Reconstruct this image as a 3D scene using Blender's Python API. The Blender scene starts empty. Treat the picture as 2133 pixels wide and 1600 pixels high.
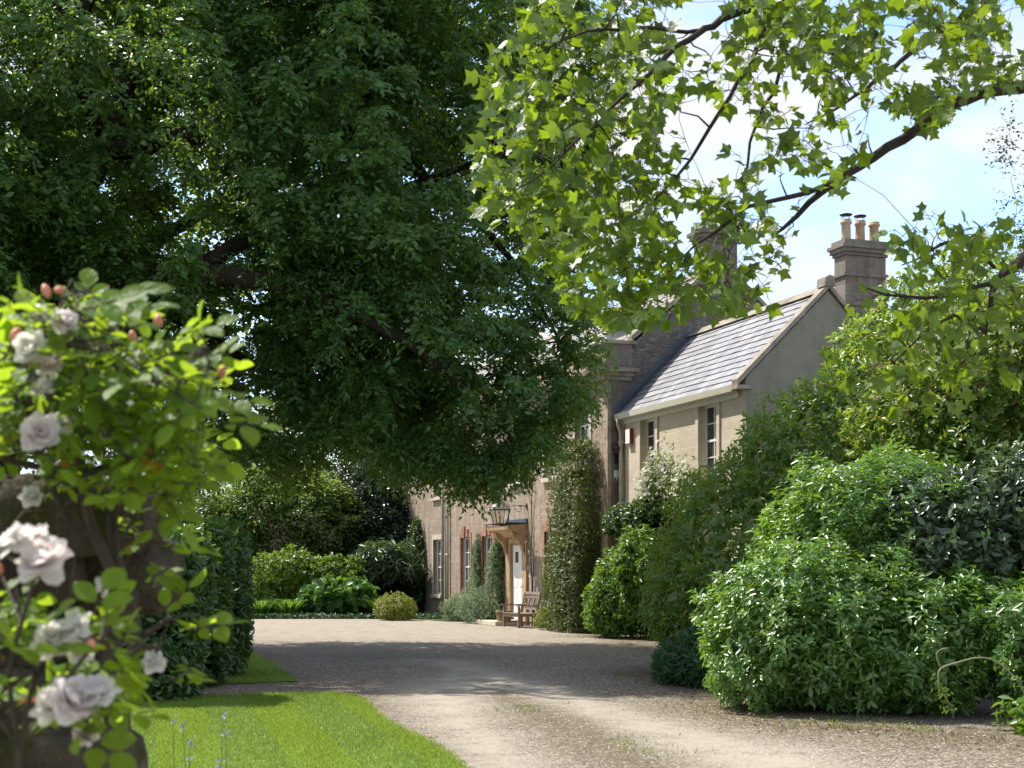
import bpy, math, random
import numpy as np
from mathutils import Vector, Matrix

R = math.radians
scene = bpy.context.scene
COL = scene.collection
RNG = np.random.default_rng(7)
random.seed(7)

# ------------------------------------------------------------------ camera, sky, sun, exposure
FPX, EYE, HZ, CX = 2962.5, 1.5, 1191.0, 1066.5      # lens in photo pixels, eye height, horizon row, middle column
cam = bpy.data.cameras.new('camera')
camo = bpy.data.objects.new('camera', cam)
COL.objects.link(camo)
camo.location = (0, 0, EYE)
camo.rotation_euler = (R(90), 0, 0)
cam.sensor_width = 36
cam.lens = 50
cam.shift_y = (HZ - 800) / 2133
cam.clip_start = 0.1
cam.clip_end = 2000
cam.dof.use_dof = True
cam.dof.focus_distance = 32
cam.dof.aperture_fstop = 8.0
scene.camera = camo

SUN_AZ = (-0.84, 0.54)                              # horizontal direction towards the sun
SUN_EL = 55.0
n_ = math.hypot(*SUN_AZ)
SDIR = Vector((SUN_AZ[0] / n_ * math.cos(R(SUN_EL)), SUN_AZ[1] / n_ * math.cos(R(SUN_EL)), math.sin(R(SUN_EL))))
sun = bpy.data.lights.new('sun', 'SUN')
sun.energy = 3.7
sun.angle = R(0.53)
sun.color = (1.0, 0.95, 0.86)
suno = bpy.data.objects.new('sun', sun)
COL.objects.link(suno)
suno.location = (-30, 30, 40)
suno.rotation_euler = SDIR.to_track_quat('Z', 'Y').to_euler()

world = bpy.data.worlds.new('World')
scene.world = world
world.use_nodes = True
wn, wl = world.node_tree.nodes, world.node_tree.links
wn.clear()
w_out = wn.new('ShaderNodeOutputWorld')
w_bg = wn.new('ShaderNodeBackground')
w_bg.inputs['Strength'].default_value = 0.15
sky = wn.new('ShaderNodeTexSky')
sky.sky_type = 'NISHITA'
sky.sun_disc = False
sky.sun_elevation = R(SUN_EL)
sky.sun_rotation = math.atan2(SUN_AZ[0], SUN_AZ[1])
sky.altitude = 50
sky.dust_density = 0.5
tc = wn.new('ShaderNodeTexCoord')
mp = wn.new('ShaderNodeMapping')
mp.inputs['Scale'].default_value = (1.0, 1.0, 2.6)
mp.inputs['Location'].default_value = (0.35, 0.2, 0.55)
cn = wn.new('ShaderNodeTexNoise')
cn.inputs['Scale'].default_value = 5.0
cn.inputs['Detail'].default_value = 9
cn.inputs['Roughness'].default_value = 0.55
cr = wn.new('ShaderNodeValToRGB')
cr.color_ramp.elements[0].position = 0.41
cr.color_ramp.elements[1].position = 0.57
cmix = wn.new('ShaderNodeMix')
cmix.data_type = 'RGBA'
cmix.inputs[7].default_value = (3.05, 3.1, 3.2, 1)       # sunlit cloud, in the sky's own units
wl.new(tc.outputs['Generated'], mp.inputs['Vector'])
wl.new(mp.outputs['Vector'], cn.inputs['Vector'])
wl.new(cn.outputs['Fac'], cr.inputs['Fac'])
wl.new(cr.outputs['Color'], cmix.inputs[0])
ctint = wn.new('ShaderNodeMix')
ctint.data_type = 'RGBA'
ctint.blend_type = 'MULTIPLY'
ctint.inputs[0].default_value = 1.0
ctint.inputs[7].default_value = (.93, .95, 1.0, 1)
wl.new(sky.outputs['Color'], ctint.inputs[6])
wl.new(ctint.outputs[2], cmix.inputs[6])
wl.new(cmix.outputs[2], w_bg.inputs['Color'])
wl.new(w_bg.outputs[0], w_out.inputs['Surface'])

vs = scene.view_settings
vs.view_transform = 'Standard'
vs.look = 'None'
vs.exposure = 1.10
vs.gamma = 1.0
vs.use_curve_mapping = False
scene.cycles.max_bounces = 7
scene.cycles.diffuse_bounces = 3
scene.cycles.glossy_bounces = 2
scene.cycles.transmission_bounces = 4
scene.cycles.transparent_max_bounces = 4
scene.cycles.use_denoising = True


# ------------------------------------------------------------------ helpers
def W(px, py, Y):
    return np.array([(px - CX) / FPX * Y, Y, EYE + (HZ - py) / FPX * Y])


def G(px, py):
    Y = EYE * FPX / (py - HZ)
    return np.array([(px - CX) / FPX * Y, Y])


def tag(o, label=None, cat=None, group=None, kind=None):
    for k, v in (('label', label), ('category', cat), ('group', group), ('kind', kind)):
        if v:
            o[k] = v
    return o


def empty(name, loc=(0, 0, 0), rz=0.0):
    o = bpy.data.objects.new(name, None)
    COL.objects.link(o)
    o.location = loc
    o.rotation_euler = (0, 0, rz)
    o.empty_display_size = 0.2
    return o


def link(name, me, mat, parent=None):
    o = bpy.data.objects.new(name, me)
    COL.objects.link(o)
    if mat:
        me.materials.append(mat)
    if parent:
        o.parent = parent
    return o


class MB:
    """collects simple shapes into one mesh"""

    def __init__(self):
        self.v, self.f, self.sm = [], [], []

    def add(self, vs_, fs_, smooth=False):
        b = len(self.v)
        self.v += [tuple(map(float, p)) for p in vs_]
        self.f += [tuple(i + b for i in f) for f in fs_]
        self.sm += [smooth] * len(fs_)
        return self

    def box(self, x0, x1, y0, y1, z0, z1):
        v = [(x, y, z) for z in (z0, z1) for y in (y0, y1) for x in (x0, x1)]
        return self.add(v, [(0, 2, 3, 1), (4, 5, 7, 6), (0, 1, 5, 4), (2, 6, 7, 3), (0, 4, 6, 2), (1, 3, 7, 5)])

    def prism(self, prof, x0, x1):
        """profile of (y, z) points carried along x"""
        n = len(prof)
        v = [(x0, y, z) for y, z in prof] + [(x1, y, z) for y, z in prof]
        f = [(i, (i + 1) % n, n + (i + 1) % n, n + i) for i in range(n)]
        return self.add(v, f + [tuple(range(n))[::-1], tuple(range(n, 2 * n))])

    def prism_y(self, prof, y0, y1):
        """profile of (x, z) points carried along y"""
        n = len(prof)
        v = [(x, y0, z) for x, z in prof] + [(x, y1, z) for x, z in prof]
        f = [(i, (i + 1) % n, n + (i + 1) % n, n + i) for i in range(n)]
        return self.add(v, f + [tuple(range(n))[::-1], tuple(range(n, 2 * n))])

    def tube(self, pts, rad, n=8):
        pts = [Vector(p) for p in pts]
        if not hasattr(rad, '__len__'):
            rad = [rad] * len(pts)
        v, f = [], []
        for i, p in enumerate(pts):
            d = (pts[min(i + 1, len(pts) - 1)] - pts[max(i - 1, 0)])
            d = d.normalized() if d.length > 1e-9 else Vector((0, 0, 1))
            a = d.cross(Vector((0.31, 0.87, 0.38)))
            a = a.normalized() if a.length > 1e-4 else Vector((1, 0, 0))
            b = d.cross(a)
            for k in range(n):
                t = 2 * math.pi * k / n
                v.append(p + (a * math.cos(t) + b * math.sin(t)) * rad[i])
        for i in range(len(pts) - 1):
            for k in range(n):
                f.append((i * n + k, i * n + (k + 1) % n, (i + 1) * n + (k + 1) % n, (i + 1) * n + k))
        f.append(tuple(range(n))[::-1])
        f.append(tuple(range((len(pts) - 1) * n, len(pts) * n)))
        return self.add(v, f, n > 4)

    def lathe(self, c, prof, n=16):
        v, f = [], []
        for r, z in prof:
            for k in range(n):
                t = 2 * math.pi * k / n
                v.append((c[0] + r * math.cos(t), c[1] + r * math.sin(t), c[2] + z))
        for i in range(len(prof) - 1):
            for k in range(n):
                f.append((i * n + k, i * n + (k + 1) % n, (i + 1) * n + (k + 1) % n, (i + 1) * n + k))
        f.append(tuple(range(n))[::-1])
        f.append(tuple(range((len(prof) - 1) * n, len(prof) * n)))
        return self.add(v, f, n > 6)

    def build(self, name, mat, parent=None, bevel=0):
        me = bpy.data.meshes.new(name)
        me.from_pydata(self.v, [], self.f)
        me.polygons.foreach_set('use_smooth', self.sm)
        me.update()
        o = link(name, me, mat, parent)
        if bevel:
            m = o.modifiers.new('bevel', 'BEVEL')
            m.width = bevel
            m.segments = 2
            m.limit_method = 'ANGLE'
        return o


def np_mesh(name, V, loops, starts, mat, parent=None, smooth=False):
    me = bpy.data.meshes.new(name)
    V = np.ascontiguousarray(V, dtype=np.float32)
    me.vertices.add(len(V))
    me.vertices.foreach_set('co', V.ravel())
    me.loops.add(len(loops))
    me.loops.foreach_set('vertex_index', loops.astype(np.int32))
    me.polygons.add(len(starts))
    me.polygons.foreach_set('loop_start', starts.astype(np.int32))
    if smooth:
        me.polygons.foreach_set('use_smooth', np.ones(len(starts), dtype=bool))
    me.update(calc_edges=True)
    return link(name, me, mat, parent)


def unit(a):
    return a / np.maximum(np.linalg.norm(a, axis=-1, keepdims=True), 1e-9)


# leaf outlines: (side, along, lift), faces
T_SMALL = (np.array([(0, 0, 0), (-.5, .45, .10), (0, 1, -.06), (.5, .45, .10)]), [(0, 1, 2), (0, 2, 3)])
T_OVAL = (np.array([(0, 0, 0), (-.40, .25, .07), (-.44, .60, .05), (0, 1, -.12), (.44, .60, .05), (.40, .25, .07)]),
          [(0, 1, 2, 3), (0, 3, 4, 5)])
T_BLADE = (np.array([(-.5, 0, 0), (.5, 0, 0), (.35, .5, .10), (-.35, .5, .10), (0, 1, .30)]), [(0, 1, 2, 3), (3, 2, 4)])
_ro = [(0, 0, 0), (-.30, .14, .05), (-.47, .38, .06), (-.44, .62, .04), (-.26, .84, -.02), (0, 1, -.10)]
T_ROSE = (np.array(_ro + [(-x, y, z) for x, y, z in _ro[4:0:-1]] + [(0, .38, -.01), (0, .68, -.03)]),
          [(0, 1, 2, 10), (10, 2, 3, 11), (11, 3, 4, 5), (0, 10, 8, 9), (10, 11, 7, 8), (11, 5, 6, 7)])
_tu = [(0, 0), (.14, -.04), (.34, .00), (.46, .12), (.60, .30), (.42, .36), (.36, .48), (.42, .66), (.52, .98), (.26, .88), (0, .80)]
_tuo = _tu + [(-x, y) for x, y in _tu[9:0:-1]]
_tv = [(x, y, .10 * abs(x) - .16 * (y - .4) ** 2 - .12 * x * x) for x, y in _tuo]
_tf = [tuple(range(0, 11)), (0, *range(10, 20))]
T_TULIPS = [(np.array(_tv) * (1, 1, q), [f[::-1] for f in _tf]) for q in (.5, 1.6, 3.0)]


def leaf_arrays(P, D, N, L, Wd, tmpl):
    tv, tf = tmpl
    n, k = len(P), len(tv)
    D = unit(D)
    S = unit(np.cross(D, N))
    N = np.cross(S, D)
    L = np.broadcast_to(np.asarray(L, float), (n,))
    Wd = np.broadcast_to(np.asarray(Wd, float), (n,))
    V = (P[:, None, :] + tv[None, :, 0, None] * Wd[:, None, None] * S[:, None, :]
         + tv[None, :, 1, None] * L[:, None, None] * D[:, None, :]
         + tv[None, :, 2, None] * L[:, None, None] * N[:, None, :])
    flat = np.concatenate([np.array(f) for f in tf])
    loops = (flat[None, :] + (np.arange(n) * k)[:, None]).ravel()
    cnt = np.array([len(f) for f in tf])
    st = np.concatenate([[0], np.cumsum(cnt)[:-1]])
    starts = (st[None, :] + (np.arange(n) * len(flat))[:, None]).ravel()
    return V.reshape(-1, 3), loops, starts


def leaf_obj(name, parts, mat, parent=None, smooth=False):
    """parts: list of (P, D, N, L, W, template) -> ONE mesh"""
    Vs, Ls, Ss, vo, lo = [], [], [], 0, 0
    for p in parts:
        if len(p[0]) == 0:
            continue
        V, l, s = leaf_arrays(*p)
        Vs.append(V); Ls.append(l + vo); Ss.append(s + lo)
        vo += len(V); lo += len(l)
    return np_mesh(name, np.concatenate(Vs), np.concatenate(Ls), np.concatenate(Ss), mat, parent, smooth)


_K = np.random.default_rng(3).normal(size=(7, 3))
_PH = np.random.default_rng(4).uniform(0, 6.28, 7)


def nz(p, f=1.0):
    """smooth pseudo noise, about -1..1"""
    return np.sin(p @ _K.T * f * 1.3 + _PH).sum(-1) / 3.2


def rot_z(q, a):
    c, s = math.cos(a), math.sin(a)
    return np.stack([q[:, 0] * c - q[:, 1] * s, q[:, 0] * s + q[:, 1] * c, q[:, 2]], -1)


def blob_surface(blobs, n, rng, depth=0.25, lump=0.10, freq=1.0, zmin=0.03, thin_back=0.35):
    """points and outward normals near the surface of a union of lumps; blob = (centre, radii, rotz, squareness)"""
    blobs = [(np.array(b[0], float), np.array(b[1], float), (b[2] if len(b) > 2 else 0.0), (b[3] if len(b) > 3 else 2.0)) for b in blobs]
    ar = np.array([(b[1][0] * b[1][1] + b[1][0] * b[1][2] + b[1][1] * b[1][2]) for b in blobs])
    pick = rng.choice(len(blobs), size=n, p=ar / ar.sum())
    Ps, Ns = [], []
    for i, (c, r, a, p) in enumerate(blobs):
        m = int((pick == i).sum())
        d = unit(rng.normal(size=(m, 3)))
        if p > 2.5:                                     # even out a boxy lump
            d = unit(d * np.abs(d) ** 0.15)
        sr = (np.abs(d) ** p).sum(-1) ** (-1.0 / p)
        q = d * sr[:, None] * r
        nrm = unit(np.sign(d) * np.abs(d * sr[:, None]) ** (p - 1) / r)
        f = 1 + lump * nz(q + c, freq / max(0.3, min(r)) * 1.2) - depth * rng.random(m) ** 1.7
        q = q * f[:, None]
        P = rot_z(q, a) + c
        Nn = rot_z(nrm, a)
        ok = P[:, 2] > zmin
        for j, (c2, r2, a2, p2) in enumerate(blobs):
            if j != i:
                qq = np.abs(rot_z(P - c2, -a2) / r2)
                ok &= (qq ** p2).sum(-1) > 0.72 ** p2
        Ps.append(P[ok]); Ns.append(Nn[ok])
    P, Nn = np.concatenate(Ps), np.concatenate(Ns)
    to = unit(np.array([0, 0, EYE]) - P)
    back = (Nn * to).sum(-1) < -0.35
    keep = ~back | (rng.random(len(P)) < thin_back)
    return P[keep], Nn[keep]


def shoots(P, A, k, rng, L, wr, pitch=(35, 80), step=0.25, tmpl=T_OVAL, droop=0.0, lv=0.3):
    """k leaves whorled round each shoot axis A"""
    n = len(P)
    A = unit(A)
    B = unit(np.cross(A, rng.normal(size=(n, 3))))
    C = np.cross(A, B)
    th = (np.arange(k)[None, :] * 2.39996 + rng.uniform(0, 6.28, (n, 1)) + rng.normal(0, .25, (n, k)))
    ph = np.radians(rng.uniform(pitch[0], pitch[1], (n, k)))
    D = (A[:, None] * np.cos(ph)[..., None] + (B[:, None] * np.cos(th)[..., None] + C[:, None] * np.sin(th)[..., None]) * np.sin(ph)[..., None])
    D[..., 2] -= droop
    Ll = L * (1 + lv * rng.normal(size=(n, k))).clip(.5, 1.7)
    pos = P[:, None] + A[:, None] * (np.arange(k)[None, :, None] * -step * L)
    Nn = np.broadcast_to(A[:, None], D.shape) + rng.normal(0, .38, D.shape)
    return (pos.reshape(-1, 3), D.reshape(-1, 3), Nn.reshape(-1, 3), Ll.ravel(), Ll.ravel() * wr, tmpl)


# ------------------------------------------------------------------ materials
class MT:
    """terse node-tree writer"""

    def __init__(self, name):
        self.m = bpy.data.materials.new(name)
        self.m.use_nodes = True
        self.n, self.l = self.m.node_tree.nodes, self.m.node_tree.links
        self.n.clear()
        self.out = self.n.new('ShaderNodeOutputMaterial')

    def node(self, t, ins=None, **kw):
        nd = self.n.new('ShaderNode' + t)
        for k, v in kw.items():
            setattr(nd, k, v)
        for k, v in (ins or {}).items():
            self.put(nd.inputs[k], v)
        return nd

    def put(self, sock, v):
        if hasattr(v, 'is_output'):
            self.l.new(v, sock)
        elif hasattr(v, '__len__') and len(v) == 3 and sock.type == 'RGBA':
            sock.default_value = (*v, 1)
        else:
            sock.default_value = v

    def coord(self, which='Object'):
        return self.node('TexCoord').outputs[which]

    def mapping(self, vec, scale=(1, 1, 1), loc=(0, 0, 0)):
        return self.node('Mapping', {'Vector': vec, 'Scale': scale, 'Location': loc}).outputs[0]

    def noise(self, vec, scale, detail=4, rough=0.55):
        return self.node('TexNoise', {'Vector': vec, 'Scale': scale, 'Detail': detail, 'Roughness': rough}).outputs['Fac']

    def ramp(self, fac, lo, hi, a=(0, 0, 0), b=(1, 1, 1)):
        nd = self.node('ValToRGB', {'Fac': fac})
        e = nd.color_ramp.elements
        e[0].position, e[1].position = lo, hi
        e[0].color, e[1].color = (*a, 1), (*b, 1)
        return nd.outputs[0]

    def mix(self, fac, a, b, blend='MIX'):
        nd = self.node('Mix', data_type='RGBA', blend_type=blend)
        self.put(nd.inputs[0], fac); self.put(nd.inputs[6], a); self.put(nd.inputs[7], b)
        return nd.outputs[2]

    def math(self, op, a, b=0.0):
        nd = self.node('Math', operation=op)
        self.put(nd.inputs[0], a); self.put(nd.inputs[1], b)
        return nd.outputs[0]

    def bump(self, h, strength=0.4, dist=0.02):
        return self.node('Bump', {'Height': h, 'Strength': strength, 'Distance': dist}).outputs[0]

    def bsdf(self, col, rough=0.8, spec=0.3, normal=None, metal=0.0):
        b = self.node('BsdfPrincipled', {'Base Color': col, 'Roughness': rough, 'Specular IOR Level': spec, 'Metallic': metal})
        if normal is not None:
            self.l.new(normal, b.inputs['Normal'])
        return b.outputs[0]

    def done(self, shader):
        self.l.new(shader, self.out.inputs['Surface'])
        return self.m


def leaf_mat(name, dark, light, trans=(.25, .42, .05), tw=0.35, rough=0.42, spec=0.5, accent=None, aw=0.0, clump=0.5, bump=0):
    t = MT(name)
    rnd = t.node('NewGeometry').outputs['Random Per Island']
    big = t.noise(t.coord(), 0.9, 2)
    f = t.math('ADD', t.math('MULTIPLY', rnd, 1 - clump * .5), t.math('MULTIPLY', t.math('SUBTRACT', big, .42), clump))
    col = t.mix(f, dark, light)
    tcol = t.mix(rnd, tuple(c * .7 for c in trans), trans)
    if accent:
        r2 = t.math('FRACT', t.math('MULTIPLY', rnd, 17.31))
        g = t.math('GREATER_THAN', r2, 1 - aw)
        col = t.mix(g, col, accent)
        tcol = t.mix(g, tcol, tuple(min(1, c * 2.2) for c in accent))
    nm = t.bump(t.noise(t.coord(), bump, 3), .6, .006) if bump else None
    if bump:
        tcol = t.mix(t.ramp(t.noise(t.coord(), bump * .6, 4), .35, .65), t.mix(1.0, tcol, (.72, .78, .7), 'MULTIPLY'), tcol)
    b = t.bsdf(col, rough, spec, nm)
    tr = t.node('BsdfTranslucent', {'Color': tcol}).outputs[0]
    return t.done(t.node('MixShader', {0: tw, 1: b, 2: tr}).outputs[0])


def plain(name, col, rough=0.6, spec=0.3, var=0.15, scale=6.0, bump=0.2, metal=0.0, dist=0.01):
    t = MT(name)
    c = t.coord()
    a = t.noise(c, scale, 5)
    cc = t.mix(t.ramp(a, .3, .7), tuple(x * (1 - var) for x in col), tuple(min(1, x * (1 + var)) for x in col))
    nm = t.bump(t.noise(c, scale * 6, 3), bump, dist) if bump else None
    return t.done(t.bsdf(cc, rough, spec, nm, metal))


def flat_vec(t, axis):
    """object coordinates laid along a wall: (along, height)"""
    s = t.node('SeparateXYZ', {0: t.coord()})
    return t.node('CombineXYZ', {0: s.outputs[axis], 1: s.outputs[2], 2: 0.0}).outputs[0]


def ashlar(name, c1, c2, mortar, w, h, axis=0, ms=0.012, streak=0.5, dirt=(.10, .085, .07), lichen=0.0, wob=0.012, red=None, pits=0.5, mottle=0.0):
    t = MT(name)
    v = flat_vec(t, axis)
    wv = t.node('VectorMath', {0: v, 1: t.node('VectorMath', {0: t.node('TexNoise', {'Vector': v, 'Scale': 5.0}).outputs['Color'], 1: (wob, wob, 0)}, operation='MULTIPLY').outputs[0]}, operation='ADD').outputs[0]
    br = t.node('TexBrick', {'Vector': wv, 'Color1': c1, 'Color2': c2, 'Mortar': mortar, 'Scale': 1.0, 'Mortar Size': ms,
                             'Mortar Smooth': .3, 'Bias': 0.0, 'Brick Width': w, 'Row Height': h})
    col = br.outputs['Color']
    n1 = t.noise(t.coord(), 2.2, 6, .65)
    col = t.mix(t.ramp(n1, .35, .75), col, t.mix(1.0, col, (.80, .77, .74), 'MULTIPLY'))
    if mottle:
        col = t.mix(t.math('MULTIPLY', t.ramp(t.noise(t.coord(), 9, 5, .7), .42, .62), mottle), col, t.mix(1.0, col, (.58, .52, .50), 'MULTIPLY'))
    if red:
        col = t.mix(t.math('MULTIPLY', t.ramp(t.noise(t.coord(), .9, 4), .45, .66), .6), col, red)
    st = t.noise(t.mapping(v, (3.2, .42, 1)), 1.5, 6, .7)
    col = t.mix(t.math('MULTIPLY', t.ramp(st, .48, .70), streak), col, dirt)
    sp = t.noise(t.coord(), 26, 4, .7)
    col = t.mix(t.math('MULTIPLY', t.ramp(sp, .58, .72), pits), col, t.mix(1.0, col, (.45, .42, .40), 'MULTIPLY'))
    if lichen:
        li = t.ramp(t.noise(t.coord(), 7, 6, .75), .58, .66)
        col = t.mix(t.math('MULTIPLY', li, lichen), col, (.42, .40, .36))
    h_ = t.math('ADD', t.math('MULTIPLY', br.outputs['Fac'], -.6), t.math('MULTIPLY', sp, .8))
    return t.done(t.bsdf(col, .9, .2, t.bump(h_, .55, .02)))


def rubble(name, axis=1):
    t = MT(name)
    v = t.mapping(flat_vec(t, axis), (5.0, 12.0, 1))
    vo = t.node('TexVoronoi', {'Vector': v, 'Scale': 1.0, 'Randomness': .9})
    ve = t.node('TexVoronoi', {'Vector': v, 'Scale': 1.0, 'Randomness': .9}, feature='DISTANCE_TO_EDGE')
    s = t.node('SeparateColor', {0: vo.outputs['Color']})
    col = t.mix(s.outputs[0], (.13, .115, .10), (.25, .225, .195))
    edge = t.ramp(ve.outputs['Distance'], .02, .09)
    col = t.mix(edge, (.20, .18, .155), col)
    col = t.mix(t.math('MULTIPLY', t.ramp(t.noise(t.coord(), 5, 6, .7), .60, .66), .7), col, (.44, .42, .38))
    col = t.mix(t.math('MULTIPLY', t.ramp(t.noise(t.coord(), 1.3, 5, .7), .5, .7), .7), col, (.075, .07, .065))
    h_ = t.math('ADD', edge, t.noise(t.coord(), 30, 3))
    return t.done(t.bsdf(col, .92, .15, t.bump(h_, .7, .03)))


def slates(name, c1, c2, w, h, z0, sl, rough=.45):
    """rows counted up the slope from height z0"""
    t = MT(name)
    s = t.node('SeparateXYZ', {0: t.coord()})
    up = t.math('MULTIPLY', t.math('SUBTRACT', s.outputs[2], z0), 1 / sl)
    v = t.node('CombineXYZ', {0: s.outputs[0], 1: up, 2: 0.0}).outputs[0]
    tone = t.mix(t.node('NewGeometry').outputs['Random Per Island'], tuple(x * .86 for x in c1), tuple(x * 1.06 for x in c2))
    col = t.mix(t.math('MULTIPLY', t.ramp(t.noise(t.mapping(v, (4, 1.2, 1)), 1.6, 5, .7), .4, .75), .5), tone, tuple(x * .62 for x in c1))
    col = t.mix(t.math('MULTIPLY', t.ramp(t.noise(t.coord(), 14, 4, .7), .62, .70), .5), col, (.30, .29, .24))
    return t.done(t.bsdf(col, rough, .45, t.bump(t.noise(t.coord(), 22, 4), .25, .01)))


M = {}
M['stone_main'] = ashlar('weathered_pink_stone', (.41, .335, .258), (.485, .40, .308), (.51, .43, .34), .40, .155, 0, .010, .8, (.15, .118, .095), 0.15, .03, red=(.34, .235, .18), mottle=.8)
M['stone_wing'] = ashlar('cream_ashlar', (.575, .495, .375), (.61, .53, .405), (.69, .62, .50), .58, .20, 0, .008, .22, (.30, .25, .19), 0, .004, pits=.2)
M['stone_end'] = ashlar('weathered_end_stone', (.19, .165, .14), (.25, .215, .18), (.27, .24, .20), .5, .22, 1, .01, .6, (.08, .07, .06), .35, .02)
M['render_gable'] = ashlar('grey_green_gable', (.265, .255, .20), (.285, .272, .215), (.30, .29, .235), .58, .20, 1, .008, .35, (.12, .12, .10), .12, .012, pits=.4)
M['rubble'] = rubble('dark_rubble')
M['trim'] = plain('pale_dressed_stone', (.55, .475, .37), .85, .2, .12, 5, .35)
M['trim_dark'] = plain('lichened_stone', (.30, .26, .21), .9, .15, .35, 3.2, .6, dist=.02)
M['trim_gold'] = plain('golden_door_stone', (.42, .29, .17), .85, .2, .28, 4, .4)
M['trim_red'] = plain('rubbed_red_stone', (.33, .175, .125), .88, .2, .25, 6, .4)
M['white_paint'] = plain('white_paint', (.80, .79, .75), .45, .4, .04, 5, .05)
M['cream_paint'] = plain('cream_painted_iron', (.50, .47, .37), .5, .35, .08, 5, .1)
M['lead'] = plain('lead_sheet', (.085, .10, .13), .42, .5, .25, 4, .2)
M['terracotta'] = plain('terracotta', (.47, .30, .20), .8, .2, .25, 5, .3)
M['buff_clay'] = plain('buff_clay', (.50, .39, .28), .8, .2, .2, 5, .3)
M['iron'] = plain('dark_iron', (.025, .022, .02), .5, .4, .3, 20, .2)
M['slate'] = slates('wing_slates', (.25, .245, .265), (.33, .325, .345), .32, .225, 5.30, .7071)
M['stone_tile'] = slates('stone_tiles', (.26, .24, .22), (.34, .31, .285), .3, .22, 7.0, .66, .7)
t = MT('window_glass')
M['glass'] = t.done(t.bsdf(t.mix(t.ramp(t.noise(t.coord(), 1.2, 2), .4, .6), (.02, .023, .022), (.07, .07, .06)), .06, .6))
M['red_plastic'] = plain('red_plastic', (.28, .035, .03), .4, .4, .05, 4, 0)
M['bark'] = plain('grey_brown_bark', (.042, .034, .026), .95, .1, .45, 3, .9, dist=.05)
M['bark_fine'] = plain('twig_bark', (.05, .038, .028), .9, .15, .3, 8, .3)
M['stem_grey'] = plain('rose_cane', (.075, .060, .045), .85, .2, .35, 14, .5)
t = MT('weathered_teak')
c_ = t.coord()
g_ = t.noise(t.mapping(c_, (1.5, 14, 14)), 3, 5, .6)
M['teak'] = t.done(t.bsdf(t.mix(t.ramp(g_, .3, .7), (.13, .10, .078), (.29, .235, .185)), .8, .25, t.bump(g_, .4, .006)))

M['lf_oak'] = leaf_mat('dark_tree_leaves', (.027, .084, .022), (.086, .192, .044), (.34, .52, .04), .36, .40, .45, clump=.7)
M['lf_tulip'] = leaf_mat('tulip_tree_leaves', (.040, .090, .014), (.085, .165, .022), (.36, .50, .018), .50, .36, .5, clump=.4, bump=55)
M['lf_rose'] = leaf_mat('rose_leaves', (.075, .165, .020), (.13, .25, .03), (.46, .62, .03), .62, .45, .3, accent=(.42, .14, .02), aw=.005, clump=.2, bump=90)
M['lf_laurel'] = leaf_mat('laurel_leaves', (.026, .066, .022), (.062, .135, .036), (.24, .40, .03), .28, .27, .65, accent=(.13, .24, .03), aw=.06)
M['lf_glossy'] = leaf_mat('glossy_shrub_leaves', (.068, .160, .026), (.130, .255, .045), (.32, .54, .03), .32, .34, .9, clump=.3)
M['lf_photinia'] = leaf_mat('bronze_tipped_leaves', (.046, .116, .026), (.120, .225, .046), (.40, .56, .04), .44, .30, .7, accent=(.24, .17, .035), aw=.035)
M['lf_grey'] = leaf_mat('grey_green_leaves', (.042, .078, .034), (.085, .130, .062), (.18, .30, .07), .22, .32, .7)
M['lf_lime'] = leaf_mat('lime_green_leaves', (.045, .105, .012), (.110, .205, .022), (.32, .48, .03), .38, .42, .4)
M['lf_hydra'] = leaf_mat('fresh_green_leaves', (.050, .125, .018), (.105, .215, .030), (.30, .48, .03), .34, .36, .5)
M['lf_ivy'] = leaf_mat('ivy_leaves', (.030, .068, .022), (.065, .125, .038), (.20, .32, .04), .20, .36, .5)
M['lf_pyra'] = leaf_mat('clipped_wall_shrub_leaves', (.046, .074, .020), (.125, .160, .046), (.30, .36, .05), .24, .36, .5)
M['lf_rosemary'] = leaf_mat('grey_creeper_leaves', (.115, .165, .090), (.240, .310, .185), (.36, .48, .22), .28, .5, .35)
M['lf_yellow'] = leaf_mat('yellow_green_leaves', (.10, .15, .02), (.23, .28, .05), (.42, .48, .06), .32, .4, .4, accent=(.34, .16, .04), aw=.06)
M['lf_mixed'] = leaf_mat('loose_shrub_leaves', (.060, .130, .018), (.150, .235, .035), (.40, .54, .04), .40, .36, .55, accent=(.24, .17, .05), aw=.06)
M['lf_back'] = leaf_mat('background_tree_leaves', (.045, .095, .024), (.125, .195, .048), (.40, .55, .06), .40, .40, .5)
M['lf_back_dark'] = leaf_mat('holly_dark_leaves', (.014, .036, .016), (.032, .066, .026), (.08, .14, .03), .16, .28, .6)
M['lf_strap'] = leaf_mat('strap_leaves', (.035, .110, .020), (.075, .190, .034), (.24, .44, .04), .34, .4, .45)
M['lf_fern'] = leaf_mat('blue_green_leaves', (.028, .078, .036), (.055, .125, .055), (.16, .32, .06), .26, .42, .4)
M['lf_white'] = leaf_mat('white_petals', (.74, .72, .62), (.86, .85, .78), (.75, .72, .58), .25, .6, .2, clump=.1)
M['lf_cream'] = leaf_mat('cream_flower_spikes', (.38, .33, .20), (.56, .48, .32), (.5, .46, .3), .3, .6, .2)
M['lf_blue'] = leaf_mat('pale_blue_petals', (.22, .26, .50), (.36, .42, .66), (.4, .4, .7), .3, .6, .2)
M['grass'] = leaf_mat('mown_grass', (.125, .195, .026), (.220, .310, .052), (.42, .54, .07), .36, .45, .35, clump=.8)
M['litter'] = leaf_mat('dry_leaves', (.11, .07, .035), (.26, .18, .09), (.25, .16, .06), .15, .7, .2)
M['petal'] = leaf_mat('blush_petals', (.92, .82, .77), (.95, .90, .86), (.96, .87, .82), .58, .5, .25, clump=.2)
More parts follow.
